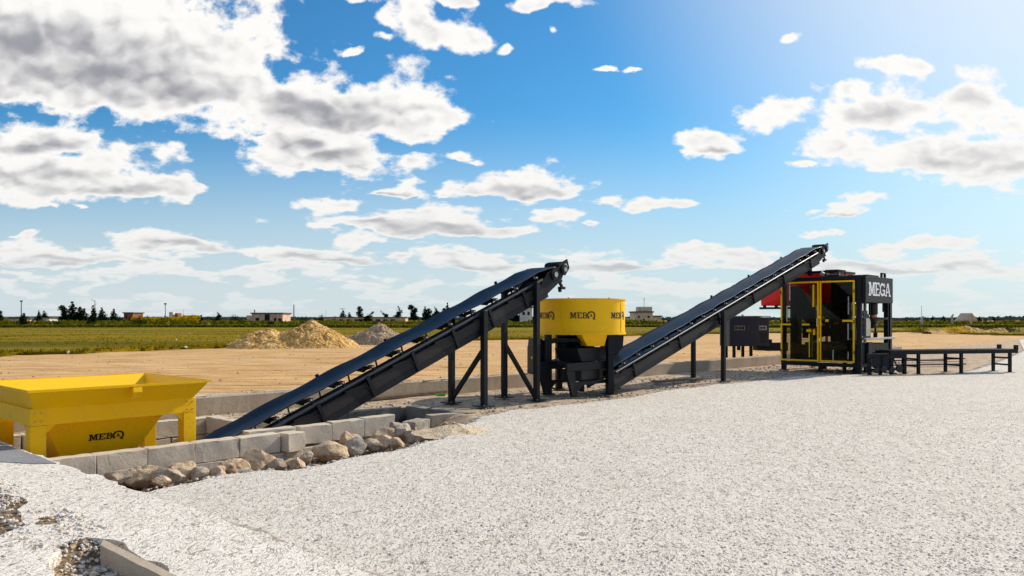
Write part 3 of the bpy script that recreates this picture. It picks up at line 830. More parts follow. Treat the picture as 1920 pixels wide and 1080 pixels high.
for i, (px, py, sz, mt, fl, words) in enumerate(rocks):
    zc = -.27 + (.06 if py < 830 else 0); Y = F*(CAM_H-zc)/(py-HY); r = sz/F*Y*1.02
    v, f = stone_mesh(r*1.08, 4, i+1, (1.05, .85, fl), .20)
    mb = MB(); m = Matrix.Rotation(random.uniform(-.5,.5), 3, 'X') @ Matrix.Rotation(random.uniform(-.5,.5), 3, 'Z')
    mb.add([m @ q for q in v], f)
    o = mb.build('rock', mt, smooth='auto'); o.location = ((px-960)/F*Y, Y, zc+.02)
    tag(o, words, 'rock', 'rocks lying along the near pit wall')
sp = []
for _ in range(1500):
    s, t = random.uniform(3.0, 9.1), random.uniform(-9.95, -7.8)
    sp.append((W(s, t, gz(s,t)+.0), random.choice([.015,.025,.04,.06])))
scatter('trench_gravel', sp, 'rock_tan', label='small tan stones covering the bottom of the trench', cat='gravel', kind='stuff')

# ------------------------------------------------------------------ yellow aggregate hopper
def on_cyl(r, c, a0):               # text wrapped round a vertical drum
    def f(x, y, e):
        a = a0 + x/r; return (c[0]+(r+e)*math.cos(a), c[1]+(r+e)*math.sin(a), c[2]+y)
    return f
hop = thing('aggregate_hopper', 'yellow steel feed hopper with flared rim standing on four legs in the block lined pit', 'hopper', W(2.97,-10.40,-1.0), DA)
LX, LY = 1.98, 1.42      # leg frame; x along the plant, y away from the viewer
Z1, Z0 = 1.545, 1.345
def leg_box(x, y):
    return MB().bb(x, x+.17, y, y+.17, 0, Z0-.002)
for x in (0, LX-.17):
    for y in (0, LY-.17): leg_box(x, y).build('leg', 'yellow', hop, bevel=.006)
mb = MB()
mb.bb(0, LX, 0, .07, Z0, Z1); mb.bb(0, LX, LY-.07, LY, Z0, Z1)
mb.bb(0, .07, .07, LY-.07, Z0, Z1-.002); mb.bb(LX-.07, LX, .07, LY-.07, Z0, Z1-.002)
each(mb, 'top_frame', 'yellow', hop, bevel=.006)
def frustum(x0,x1,y0,y1,z0, X0,X1,Y0,Y1,z1, th, name, mat, seed=0):
    mb = MB()
    lo = [(x0,y0,z0),(x1,y0,z0),(x1,y1,z0),(x0,y1,z0)]; hi = [(X0,Y0,z1),(X1,Y0,z1),(X1,Y1,z1),(X0,Y1,z1)]
    li = [(x0+th,y0+th,z0),(x1-th,y0+th,z0),(x1-th,y1-th,z0),(x0+th,y1-th,z0)]; hi2 = [(X0+th,Y0+th,z1),(X1-th,Y0+th,z1),(X1-th,Y1-th,z1),(X0+th,Y1-th,z1)]
    mb.add(lo+hi+li+hi2, [f for k in range(4) for f in ((k,(k+1)%4,4+(k+1)%4,4+k),(8+k,12+k,12+(k+1)%4,8+(k+1)%4),(4+k,4+(k+1)%4,12+(k+1)%4,12+k),(k,8+k,8+(k+1)%4,(k+1)%4))])
    return mb.build(name, mat, hop)
frustum(.06, LX-.06, .06, LY-.06, Z1-.05, -.10, LX+.04, -.30, LY+.30, Z1+.235, .022, 'flared_rim', 'yellow_in')
frustum(.62, 1.12, .52, .90, .52, .19, LX-.30, .20, LY-.12, Z0+.05, .02, 'funnel', 'yellow')
mb = MB(); mb.bb(.60, 1.14, .50, .92, .40, .518); mb.build('outlet_gate', 'yellow', hop)
mb = MB()
for x0, x1, y0, y1 in ((-.115, LX+.055, -.315, -.30), (-.115, LX+.055, LY+.30, LY+.315), (-.115, -.10, -.30, LY+.30), (LX+.04, LX+.055, -.30, LY+.30)):
    mb.bb(x0, x1, y0, y1, Z1+.215, Z1+.245)
each(mb, 'rim_lip', 'yellow', hop)
mb = MB(); zz = Z1+.10
mb.prism([(1.02,-.255,zz+.10),(1.02,-.35,zz+.11),(1.02,-.36,zz+.05),(1.02,-.29,zz-.04),(1.02,-.20,zz-.02)], (.11,0,0))
mb.build('lifting_lug', 'yellow', hop, bevel=.006)
mb = MB()
for x in (.05, .12, LX-.12, LX-.05):
    for z in (Z0+.05, Z0+.15): mb.tube((x,-.012,z),(x,.0,z),.010,6)
each(mb, 'frame_bolt', 'bare', hop)
mb = MB()
for xa, sgn in ((.172, 1), (LX-.172, -1)):
    mb.prism([(xa,.02,Z0-.002),(xa+sgn*.10,.02,Z0-.002),(xa,.02,Z0-.10)], (0,.012,0))
each(mb, 'gusset', 'yellow', hop)
# marking on the near funnel face
p0 = Vector((.10,.09,Z0+.05)); p1 = Vector((.62,.50,.40)); dn = Vector((0,.52-.20,.52-(Z0+.05))).normalized(); nrm = Vector((0,-dn.z*-1,0))
nrm = Vector((1,0,0)).cross(-dn).normalized()
if nrm.y > 0: nrm = -nrm
def onf(x, y, e):
    org = Vector((.0,.20,Z0+.05)) + dn*.35
    return org + Vector((.74+x,0,0)) - dn*y + nrm*(e+.002)
word('MEBO', .085, onf, .004, 'lettering', 'black', hop, label='black hopper marking MEB with a ring emblem', sx=1.15)

# ------------------------------------------------------------------ belt conveyors
def conveyor(name, label, s0, s1, t, z0, z1, legs, short=False, K=1.0):
    root = thing(name, label, 'conveyor', W(s0, t, 0), DA, 'belt conveyors of the plant')
    L = s1-s0; a = math.atan2(z1-z0, L); ca, sa = math.cos(a), math.sin(a); U = L/ca
    def T(u, v, w): w *= K; return Vector((u*ca - w*sa, v*K, z0 + u*sa + w*ca))
    HB = .335                                    # half belt
    # belt: troughed top run, flat return run, wraps at both ends
    mb = MB(); nv = 9; prof = []
    for k in range(nv):
        v = -HB + 2*HB*k/(nv-1); prof.append((v, .055*max(0, (abs(v)/HB-.45)/.55)**1.2))
    st = []
    NU = int(U/.16)
    for i in range(NU+1):
        u = U*i/NU; f = min(1, min(u, U-u)/.5)
        row = []
        for v, w in prof:
            sag = .012*math.sin(u*5.1+1)*(1 if abs(v) > HB*.8 else .3)*f
            row.append(T(u, v*(1+.015*math.sin(u*3.3)), w*f + sag))
        st.append(row)
    rr = .085
    for k in range(1, 8):
        b_ = PI*k/8; st.append([T(U + rr*math.sin(b_), v, -rr + rr*math.cos(b_)) for v, w in prof])
    st.append([T(U-.15, v, -2*rr) for v, w in prof]); st.append([T(U-.6, v*.98, -.33) for v, w in prof]); st.append([T(U/2, v*.98, -.36) for v, w in prof]); st.append([T(.45, v*.98, -.33) for v, w in prof]); st.append([T(.1, v, -2*rr) for v, w in prof])
    for k in range(1, 8):
        b_ = PI*k/8; st.append([T(-rr*math.sin(b_), v, -rr - rr*math.cos(b_)) for v, w in prof])
    n = len(st)
    for row in st: mb.v += row
    for i in range(n):
        for j in range(nv-1): mb.f.append((i*nv+j, ((i+1)%n)*nv+j, ((i+1)%n)*nv+j+1, i*nv+j+1))
    belt = mb.build('belt', 'belt', root, smooth=True)
    so_ = belt.modifiers.new('thickness', 'SOLIDIFY'); so_.thickness = .012
    # side beams: channel with upper pipe, web, lower angle
    for sg in (-1, 1):
        mb = MB(); y = sg*.40
        def pb(u0, u1, v, w, dv, dw): mb.bar(T(u0, v, w), T(u1, v, w), dv*K, dw*K, up=T(0,0,1)-T(0,0,0))
        lowb = sg > 0                                      # far side frame is a shallow angle only
        wb = MB(); wb.bar(T(.0, y, -.38 if lowb else -.30), T(U-.55, y, -.38 if lowb else -.30), .012, (.14 if lowb else .20)*K, up=T(0,0,1)-T(0,0,0))
        wb.build('web_panel', 'web', root)
        pb(.0, U-.50, y-sg*.03, -.395, .085, .022)         # lower flange
        pb(-.05, U-.45, y+sg*.006, -.452, .014, .10)       # lower lip
        if not lowb:
            pb(.0, U-.50, y-sg*.02, -.192, .07, .014)          # upper flange
            pb(.0, U-.45, y-sg*.055, -.140, .012, .088)        # recessed strip
            pb(.0, U-.45, y-sg*.03, -.088, .06, .014)
        mb.prism([T(U-.56,y-.006,-.17),T(U-.30,y-.006,-.03),T(U-.02,y-.006,.0),T(U+.16,y-.006,-.06),T(U+.20,y-.006,-.20),T(U+.05,y-.006,-.33),T(U-.56,y-.006,-.46)], (0,.012,0))
        mb.prism([T(-.16,y-.004,-.02),T(.30,y-.004,-.06),T(.30,y-.004,-.40),T(-.16,y-.004,-.36)], (0,.010,0))
        mb.build('side_beam', 'steel', root)
        if lowb: continue
        mb = MB(); mb.tube(T(.1,y+sg*.005,-.105), T(U-.5,y+sg*.005,-.105), .026, 10)
        mb.build('edge_pipe', 'steel_blue', root, smooth='auto')
    # idler sets
    NI = int(U/.62)
    for i in range(NI):
        u = .45 + i*(U-1.1)/(NI-1)
        mb = MB()
        for (va, wa, vb, wb) in ((-.36,.045,-.13,-.035),(-.125,-.04,.125,-.04),(.13,-.035,.36,.045)):
            mb.tube(T(u,va,wa-.045), T(u,vb,wb-.025), .034, 10)
        for sg in (-1,1):
            mb.bar(T(u-.02,sg*.385,-.17 if sg < 0 else -.40), T(u+.02,sg*.40,.02), .05, .01)
        idl = mb.build('idler', 'steel', root, smooth='auto')
        mb = MB()
        for sg in (-1,1): mb.tube(T(u,sg*.385,-.015), T(u,sg*.425,.0), .017, 8); mb.tube(T(u+.09,sg*.41,-.10), T(u+.09,sg*.425,-.10), .014, 8)
        each(mb, 'axle_end', 'bare', idl)
    # stiffener ribs with curved gussets on both faces
    NR = 7 if not short else 6
    for i in range(NR):
        u = .75 + i*(U-1.9)/(NR-1)
        for sg in (-1,):
            mb = MB(); y = sg*.412
            mb.bar(T(u,y+sg*.01,-.10), T(u+.03,y+sg*.01,-.47), .05, .06, up=T(1,0,0)-T(0,0,0))
            arcp = []
            for k in range(7):
                b_ = PI/2*k/6; arcp.append(T(u - .02 - .26*math.sin(b_), y, -.175 - .10*(1-math.cos(b_))*-1 - .10*(1-math.sin(b_))))
            arcp = [T(u, y, -.37), T(u-.03, y, -.29), T(u-.09, y, -.235), T(u-.18, y, -.20), T(u-.30, y, -.182), T(u-.46, y, -.170)]
            for p, q in zip(arcp, arcp[1:]): mb.bar(p, q, .03, .045, up=(0,sg,0))
            mb.build('rib', 'steel', root)
    for i in range(int(U/1.1)):
        u = .6 + i*1.1
        mb = MB(); mb.bar(T(u,-.39,-.40), T(u,.39,-.40), .05, .05); mb.build('cross_member', 'steel', root)
    # guide rollers on the far edge that break the skyline
    for i in range(4):
        u = U*(.30+.19*i); mb = MB()
        mb.tube(T(u,.40,-.05), T(u,.40,.075), .03, 10); mb.bar(T(u,.41,-.16), T(u,.43,.02), .03, .03)
        mb.build('guide_roller', 'steel', root, smooth='auto')
    # head pulley, bearings and drive
    mb = MB(); mb.tube(T(U,-.36,-rr), T(U,.36,-rr), .074*K, 20); mb.build('head_pulley', 'steel', root, smooth='auto')
    mb = MB(); mb.tube(T(0,-.36,-rr), T(0,.36,-rr), .074*K, 20); mb.build('tail_pulley', 'steel', root, smooth='auto')
    for sg in (-1, 1):
        for uu, ww, r in (((U-.12,-.13,.115),(U+.20,-.13,.10)) if sg < 0 else ((U-.05,-.11,.085),)):
            mb = MB(); mb.tube(T(uu,sg*.406,ww), T(uu,sg*.445,ww), r*K, 18); b_ = mb.build('bearing', 'steel', root, smooth='auto')
            mb = MB(); mb.tube(T(uu,sg*.445,ww), T(uu,sg*.475,ww), r*K*.5, 14); mb.build('shaft_end', 'bare', b_, smooth='auto')
            mb = MB()
            for k in range(4): q = R(45+90*k); mb.tube(T(uu+.048*math.cos(q),sg*.445,ww+.048*math.sin(q)), T(uu+.048*math.cos(q),sg*.453,ww+.048*math.sin(q)), .008, 6)
            each(mb, 'bolt', 'bare', b_)
    # motor hung off the head
    mb = MB(); mb.tube(T(U+.27,-.36,-.08), T(U+.27,.10,-.08), .085, 20)
    mb.tube(T(U+.27,-.40,-.08), T(U+.27,-.36,-.08), .095, 20)
    for k in range(7): mb.tube(T(U+.27,-.30+.055*k,-.08), T(U+.27,-.29+.055*k,-.08), .098, 20)
    mo = mb.build('drive_motor', 'steel', root, smooth='auto')
    mb = MB(); mb.tube(T(U+.27,-.43,-.08), T(U+.27,-.40,-.08), .055, 16); mb.build('fan_cover', 'bare', mo, smooth='auto')
    mb = MB(); mb.box(T(U+.27,-.12,-.20), (.13,.16,.07)); mb.build('terminal_box', 'steel', mo, bevel=.006)
    mb = MB(); mb.prism([T(U+.10,-.407,.03),T(U+.40,-.407,.04),T(U+.40,-.407,-.17),T(U+.22,-.407,-.27),T(U+.06,-.407,-.2)], (0,.012,0)); mb.build('motor_plate', 'steel', root)
    # belt scraper under the head
    mb = MB(); q = T(U+.06,0,-.34); mb.bar(q+Vector((0,-.38,0)), q+Vector((0,.38,0)), .06, .05)
    mb.bar(T(U+.02,-.36,-.30), T(U+.08,-.36,-.50), .04, .05); mb.box(T(U+.06,-.36,-.50), (.14,.09,.05)); mb.bar(T(U+.0,-.36,-.47), T(U-.02,-.36,-.56), .05,.05)
    mb.build('belt_scraper', 'steel', root)
    # legs
    for (ls, lt) in legs:
        x, y = ls-s0, -(lt-t); u = x/ca; zt = z0 + u*sa
        sg = 1 if y > 0 else -1
        ztop = zt - .06 if sg < 0 else zt - .20
        mb = MB(); mb.bb(x-.05, x+.05, y-.05, y+.05, .015, ztop)
        lg = mb.build('leg', 'steel', root, bevel=.006)
        mb = MB(); mb.box((x, y, .009), (.30,.30,.018), rz=.0); fp = each(mb, 'foot_plate', 'steel', lg, bevel=.003)
        mb = MB()
        for i in (-1,1):
            for j in (-1,1): mb.tube((x+i*.11,y+j*.11,.018), (x+i*.11,y+j*.11,.035), .012, 6)
        each(mb, 'anchor_bolt', 'bare', lg)
        mb = MB(); mb.bar((x, y-sg*.05, zt-.30*K), (x, sg*.38*K, zt-.30*K), .08, .08); mb.build('leg_bracket', 'steel', lg)
    return root, T
c1, T1 = conveyor('belt_conveyor', 'large dark belt conveyor rising out of the block pit towards the yellow mixer', 5.15, 12.42, -10.75, -.235, 2.64,
                  [(10.3,-11.17),(10.3,-10.30),(11.75,-11.17),(11.75,-10.30)], K=.95)
for (xa, ya, za, xb, yb, zb) in ((10.3,-11.17,.06,10.3,-10.30,1.05),(11.75,-11.17,1.10,11.75,-10.33,.06)):
    mb = MB(); mb.bar((xa-5.15, -(ya+10.75), za), (xb-5.15, -(yb+10.75), zb), .07, .07, up=(1,0,0)); mb.build('cross_brace', 'steel', c1)
c2, T2 = conveyor('belt_conveyor', 'second dark belt conveyor climbing from under the yellow mixer to the red press hopper', 13.95, 25.30, -10.45, .50, 3.88,
                  [(18.5,-9.92),(18.5,-10.78)], short=True, K=.90)
mb = MB(); mb.bar((24.9-13.95, -.1, 2.95), (24.9-13.95, -.1, 3.60), .10, .10); mb.build('head_post', 'steel', c2)
# open tail frame with receiving box, reaching back under the drum
for sg in (-1,1):
    y = sg*.36; q = -.25
    mb = MB(); mb.bb(-1.30+q,.06+q,y-.03,y+.03,.54,.70); mb.build('tail_rail', 'steel', c2, bevel=.006)
    mb = MB(); mb.bb(-1.06+q,.06+q,y-.025,y+.025,.24,.31); mb.build('tail_rail', 'steel', c2, bevel=.004)
    mb = MB(); mb.prism([(-1.32+q,y-.03,.535),(-1.06+q,y-.03,.535),(-1.03+q,y-.03,.32),(-.80+q,y-.03,.235),(-.96+q,y-.03,.12),(-1.00+q,y-.03,.02),(-1.12+q,y-.03,.02)], (0,.06,0)); mb.build('tail_foot', 'steel', c2)
    mb = MB(); mb.bb(.07+q,.17+q,y-.045,y+.045,0,.72); mb.build('tail_leg', 'steel', c2, bevel=.005)
mb = MB()
mb.prism([(-.96,-.30,.71),(-.10,-.30,.71),(.06,-.30,.98),(-1.12,-.30,.98)], (0,.60,0)); mb.build('receiving_box', 'steel', c2)
mb = MB(); mb.bb(-.95,-.22,-.28,.28,.33,.535); mb.build('belt_guard', 'black', c2)

# ------------------------------------------------------------------ round pan mixer
ma = math.atan2(.45, 1.35)
mix = thing('pan_mixer', 'round yellow pan mixer drum standing on a charcoal steel frame between the two conveyors', 'mixer', (1.50,17.45,0), ma)
RD, ZB, ZT = .955, 1.27, 1.995
mb = MB(); mb.lathe([(0,ZB),(RD,ZB),(RD,ZT),(RD-.02,ZT),(RD-.02,ZB+.05),(0,ZB+.05)], 96)
drum = mb.build('drum', 'yellow', mix, smooth='auto')
mb = MB(); mb.lathe([(RD-.01,ZT-.002),(RD+.022,ZT-.002),(RD+.022,ZT+.022),(RD-.01,ZT+.022)], 96); mb.v += []; mb.build('rim', 'yellow', drum, smooth='auto')
mb = MB(); mb.lathe([(RD+.001,ZB-.012),(RD+.020,ZB-.012),(RD+.020,ZB+.035),(RD+.001,ZB+.035)], 96); mb.build('lower_band', 'yellow', drum, smooth='auto')
mb = MB()
for az in (-118, -32, 60, 150):
    a = R(az)-ma; mb.box(((RD+.003)*math.cos(a), (RD+.003)*math.sin(a), (ZB+ZT)/2), (.012,.03,ZT-ZB-.06), rz=a)
each(mb, 'panel_seam', 'yellow', drum)
mb = MB()
for k in range(5):
    a = R(30+66*k); mb.tube((.8*math.cos(a),.8*math.sin(a),ZT+.0),(.8*math.cos(a),.8*math.sin(a),ZT+.045),.02,8)
each(mb, 'rim_bolt', 'bare', drum)
mb = MB(); mb.bb(-.90,.90,-.06,.06,ZT-.10,ZT-.02); mb.bb(-.06,.06,-.9,-.061,ZT-.10,ZT-.02); mb.tube((0,0,ZT-.3),(0,0,ZT-.02),.16,18); mb.build('mixing_bridge', 'steel', mix)
for az in (-92.5, -146, -38, 30, 100, 170):
    hgt = .122; wd = word_width('MEBO')*hgt
    a0 = R(az)-ma - wd/2/RD
    word('MEBO', hgt, on_cyl(RD+.001, (0,0,ZB+.33), a0), .004, 'lettering', 'black', drum, label='black marking MEB with a ring emblem on the yellow drum')
LEGS = [(-.892,-.335),(.342,-.746),(1.03,.44),(-.212,.756)]
for i, (x, y) in enumerate(LEGS):
    mb = MB(); mb.bb(x-.065,x+.065,y-.065,y+.065,.02,ZB-.014); lg = mb.build('leg', 'steel', mix, bevel=.006)
    mb = MB(); mb.box((x,y,.01),(.24,.24,.02)); mb.build('foot_plate', 'steel', lg)
for a_, b_, zs in ((0,3,(1.10,.66)),(3,2,(1.10,.66)),(2,1,(1.10,)),(0,1,(1.14,))):
    A, B2 = Vector((*LEGS[a_],0)), Vector((*LEGS[b_],0)); dd = (B2-A).normalized()
    for z in zs:
        mb = MB(); mb.bar(A+dd*.09+Vector((0,0,z)), B2-dd*.09+Vector((0,0,z)), .07, .085); mb.build('cross_beam', 'steel', mix, bevel=.005)
A = Vector((*LEGS[0],.66)); B2 = Vector((*LEGS[1],.66)); dd = (B2-A).normalized()
mb = MB(); mb.bar(A+dd*.09, A+dd*.50, .07, .09); mb.build('cross_beam', 'steel', mix, bevel=.005)
# drive gear, discharge chute
mb = MB(); mb.tube((0,0,.72),(0,0,ZB-.014),.30,28); mb.tube((0,0,.62),(0,0,.72),.36,28); mb.build('gearbox', 'steel', mix, smooth='auto')
mb = MB(); mb.tube((-.45,-.1,.90),(-.45,-.1,ZB-.014),.15,18); mb.tube((-.45,-.1,.84),(-.45,-.1,.90),.11,18); mb.build('drive_motor', 'steel', mix, smooth='auto')
mb = MB()
mb.prism([(-.34,-.84,ZB-.013),(.24,-.84,ZB-.013),(.22,-.74,1.02),(-.18,-.74,1.02)],(0,.30,0)); mb.build('discharge_chute', 'yellow', mix, bevel=.004)
mb = MB(); mb.prism([(.44,-.60,1.24),(.74,-.60,1.24),(.72,-.60,.98),(.58,-.60,.84),(.44,-.60,.84)],(0,.55,0)); mb.build('chute_guard', 'steel', mix)
mb = MB(); mb.prism([(-.30,-.60,.96),(.28,-.60,.96),(.28,-.60,.80),(-.14,-.60,.80),(-.24,-.60,.88)],(0,.5,0)); mb.build('discharge_tray', 'steel', mix, bevel=.004)
cab = None
mb = MB(); mb.bb(-1.12,-.80,-.20,.34,.40,1.0); cab = mb.build('drive_cabinet', 'steel', mix, bevel=.01)
mb = MB(); mb.prism([(-1.12,-.20,1.0),(-.80,-.20,1.0),(-.84,-.20,1.13),(-1.10,-.20,1.17)],(0,.5,0)); mb.build('cabinet_hood', 'steel', cab)
mb = MB(); mb.tube((-1.14,.0,.76),(-1.12,.0,.76),.03,12); mb.tube((-1.05,-.225,1.07),(-1.05,-.20,1.07),.025,12); each(mb, 'warning_lamp', 'yellow', cab)
mb = MB(); mb.path([(-.95,-.3,.44),(-.9,-.2,.2),(-.6,-.1,.06),(-.2,.1,.03),(.2,.3,.03)], .018, 8); mb.build('power_cable', 'black', mix, smooth='auto')

# ------------------------------------------------------------------ block press in its glazed cage
pr = thing('block_press', 'tall charcoal block press with yellow framed glazed doors, red hopper and white lettering', 'block press', W(23.95,-8.45,0), DA)
Wc, D_ = 2.42, 2.45
mb = MB(); c = .13
for x, y in ((0,0),(0,Wc),(D_,0),(D_,Wc)):
    y0 = y if y == 0 else y-c; x0 = x if x == 0 else x-c
    mb.bb(x0, x0+c, y0, y0+c, .015, 2.86)
each(mb, 'corner_post', 'steel', pr, bevel=.006)
mb = MB()
for x, y in ((.065,.065),(.065,Wc-.065),(D_-.065,.065),(D_-.065,Wc-.065),(.065,1.2)): mb.box((x,y,.0075),(.26,.26,.015))
each(mb, 'foot_plate', 'steel', pr)
mb = MB()
mb.bb(.0,.11,c,Wc-c,2.745,2.85); mb.bb(.0,.11,c,Wc-c,.16,.27); mb.bb(D_-.11,D_,c,Wc-c,2.745,2.85); mb.bb(D_-.11,D_,c,Wc-c,.16,.27)
mb.bb(c,D_-c,Wc-.12,Wc-.01,2.745,2.85); mb.bb(c,D_-c,Wc-.12,Wc-.01,.16,.27); mb.bb(c,D_-c,.01,.12,.16,.27)
each(mb, 'cage_beam', 'steel', pr, bevel=.006)
mb = MB(); mb.bb(.02,.10,1.16,1.26,0,.16); mb.bb(1.2,1.28,1.5,1.6,0,.16); each(mb, 'centre_leg', 'steel', pr)
def door(y0, y1, hinge):
    z0_, z1_ = .30, 2.72; t_ = .048; x = -.045
    mb = MB(); mb.bb(x,x+.04,y0,y1,z0_,z0_+t_); mb.bb(x,x+.04,y0,y1,z1_-t_,z1_); mb.bb(x+.001,x+.039,y0,y0+t_,z0_+t_,z1_-t_); mb.bb(x+.001,x+.039,y1-t_,y1,z0_+t_,z1_-t_)
    d = mb.build('door', 'yellow', pr, bevel=.004)
    mb = MB(); mb.bb(x+.017,x+.023,y0+t_-.01,y1-t_+.01,z0_+t_-.01,z1_-t_+.01); mb.build('glass_pane', 'glass', d)
    mb = MB(); yh = y1-t_ if hinge > 0 else y0+t_
    for z in (.6,1.5,2.4): mb.tube((x-.01,(y0+.01 if hinge < 0 else y1-.01),z-.05),(x-.01,(y0+.01 if hinge < 0 else y1-.01),z+.05),.014,8)
    each(mb, 'hinge', 'steel', d)
    return d, x
# narrower bars stop short of the middle like the sliding sashes behind the glass
d1, xx = door(1.225, Wc-.005, 1)
d2, _ = door(.17, 1.195, -1)
mb = MB(); mb.bb(xx,xx+.015,Wc-.33,Wc-.055,1.39,1.44); mb.bb(xx,xx+.015,1.50,1.74,1.39,1.44); mb.bb(xx,xx+.015,1.36,1.41,1.95,2.62); each(mb, 'sash_bar', 'yellow', d1)
mb = MB(); mb.bb(xx,xx+.015,.22,.52,1.50,1.56); mb.build('sash_bar', 'yellow', d2)
mb = MB(); mb.tube((xx-.03,1.27,1.35),(xx-.03,1.27,1.60),.012,8); mb.build('door_handle', 'bare', d1)
# sheet panel lining and machine body seen through the glass
mb = MB(); mb.bb(.45,2.2,.45,2.0,.30,.62); mb.bb(.55,2.1,.6,1.9,.62,.86); mb.build('machine_bed', 'mid', pr, bevel=.01)
mb = MB()
for y in (.55,1.75):
    for x in (.7,1.9): mb.tube((x,y,.86),(x,y,2.62),.05,14)
each(mb, 'guide_column', 'bare', pr, smooth='auto')
mb = MB(); mb.bb(.6,2.0,.50,1.85,1.66,1.84); mb.bb(.8,1.8,.75,1.6,1.84,2.06); mb.build('ram_head', 'mid', pr, bevel=.01)
mb = MB(); mb.bb(.55,2.05,.55,1.75,1.05,1.30); mb.build('mould_box', 'steel', pr, bevel=.01)
mb = MB(); mb.tube((1.3,1.18,2.06),(1.3,1.18,2.70),.13,20); mb.build('hydraulic_cylinder', 'steel', pr, smooth='auto')
# slanted feed arm and linkage near the doors
mb = MB(); mb.prism([(.30,2.0,2.45),(.30,1.82,2.45),(.30,1.60,1.95),(.30,1.42,1.55),(.30,1.22,1.05),(.30,1.48,.95),(.30,1.72,1.45),(.30,2.0,1.75)],(.07,0,0)); mb.build('feed_arm', 'steel', pr, bevel=.008)
mb = MB(); mb.prism([(.26,1.40,1.0),(.26,1.06,1.25),(.26,.92,1.75),(.26,1.10,1.80),(.26,1.30,1.42),(.26,1.55,1.15)],(.06,0,0)); mb.build('linkage_arm', 'steel', pr, bevel=.008)
mb = MB(); mb.bb(.28,.42,.45,1.0,.9,2.12); mb.bb(.20,.30,.55,.82,1.3,1.9); each(mb, 'valve_bank', 'steel', pr, bevel=.01)
mb = MB(); mb.bb(.22,.34,1.30,1.95,.55,.80); mb.bb(.24,.50,.30,.72,.85,1.25); mb.tube((.24,1.75,1.0),(.24,1.75,1.45),.09,14); mb.tube((.22,.95,.35),(.22,.95,.75),.10,14); mb.build('drive_unit', 'steel', pr)
mb = MB(); mb.bb(.34,.62,2.02,2.28,.30,2.60); mb.build('side_column', 'web', pr, bevel=.01)
mb = MB()
mb.path([(.4,.95,2.5),(.28,1.05,2.0),(.3,1.2,1.6),(.4,1.35,1.2)], .018); mb.path([(.4,.6,2.5),(.25,.5,2.0),(.3,.45,1.4),(.4,.55,.9)], .018); mb.path([(.4,1.9,2.4),(.25,1.75,2.1),(.22,1.6,1.8)], .016)
mb.build('hydraulic_hose', 'black', pr, smooth='auto')
mb = MB(); mb.bb(.20,.26,1.50,1.55,.42,1.18); mb.bb(.16,.24,1.30,1.62,1.10,1.30); mb.tube((.18,1.18,1.58),(.18,1.18,1.66),.05,10); mb.bb(.17,.23,1.42,1.46,1.95,2.60); each(mb, 'yellow_fitting', 'yellow', pr)
mb = MB(); mb.bb(.17,.22,1.12,1.24,1.36,1.46); mb.bb(.2,.26,.72,.86,1.42,1.50); each(mb, 'orange_sensor', 'orange', pr)
mb = MB()
for (y, za, zb) in ((2.11,2.15,2.66),(2.20,1.50,1.95),(.33,1.72,2.25),(.34,.96,1.45),(.34,.40,.62),(.78,.36,.66)): mb.bb(-.028,-.016,y,y+.035,za,zb)
each(mb, 'white_bar', 'white', pr)  # upright white bars set in front of the door glass
mb = MB(); mb.bb(-.03,-.018,1.50,1.53,.42,1.14); mb.bb(-.03,-.018,1.34,1.40,1.10,1.27); mb.bb(-.03,-.018,1.46,1.60,1.19,1.27); mb.bb(-.03,-.018,.93,1.03,1.50,1.57); each(mb, 'door_latch', 'yellow', pr)
mb = MB(); mb.bb(-.03,-.018,1.12,1.22,1.38,1.47); each(mb, 'latch_plate', 'orange', pr)
# press end with open bay, table and name plate
mb = MB(); mb.bb(2.45,2.62,-.03,.10,.015,2.75); mb.bb(2.45,2.62,.9,1.03,.015,2.75); each(mb, 'end_post', 'steel', pr, bevel=.006)
px0, px1 = .06, 2.42
mb = MB()
mb.bb(px0,px1,-.115,-.10,2.07,2.84); mb.bb(px0,px0+.014,-.10,.9,2.07,2.84); mb.bb(px1-.014,px1,-.10,.9,2.07,2.84); mb.bb(px0+.015,px1-.015,-.10,.9,2.80,2.83)
mb.build('name_plate', 'steel', pr, bevel=.004, label='charcoal sheet panel carrying the name MEGA in white letters')
hgt = .40; sxx = 1.0; wd = word_width('MEGA', -.06)*hgt; sxx = 1.90/wd
word('MEGA', hgt, lambda x, y, e: (.28+x, -.117-e, 2.27+y), .004, 'lettering', 'white', pr, space=-.06, sx=sxx, label='white serif lettering MEGA')
mb = MB(); mb.bb(.55,1.5,.0,.6,2.84,2.90); mb.bb(2.1,2.16,.1,.16,2.84,2.98); mb.bb(2.4,2.46,.1,.16,2.84,2.98); mb.bb(2.1,2.46,.1,.16,2.98,3.02); mb.build('top_bracket', 'steel', pr)
mb = MB(); mb.bb(.25,.85,.75,1.15,2.87,2.90); 
for x in (.25,.82):
    for y in (.75,1.12): mb.bb(x,x+.03,y,y+.03,2.90,3.02)
mb.bb(.25,.85,.75,1.15,3.02,3.07); mb.build('motor_stand', 'steel', pr)
mb = MB(); mb.tube((.55,.82,2.94),(.55,1.3,2.94),.05,12); mb.tube((.45,1.25,2.92),(.45,1.35,2.98),.07,10); mb.build('top_pump', 'bare', pr, smooth='auto')
mb = MB(); mb.bb(.14,2.70,-.10,.45,.96,1.02); mb.build('side_table', 'bare', pr, bevel=.006)
mb = MB(); mb.bb(.14,2.44,.0,.9,.30,.84); mb.bb(.4,.7,-.08,.0,.3,.9); mb.build('base_housing', 'steel', pr, bevel=.01)
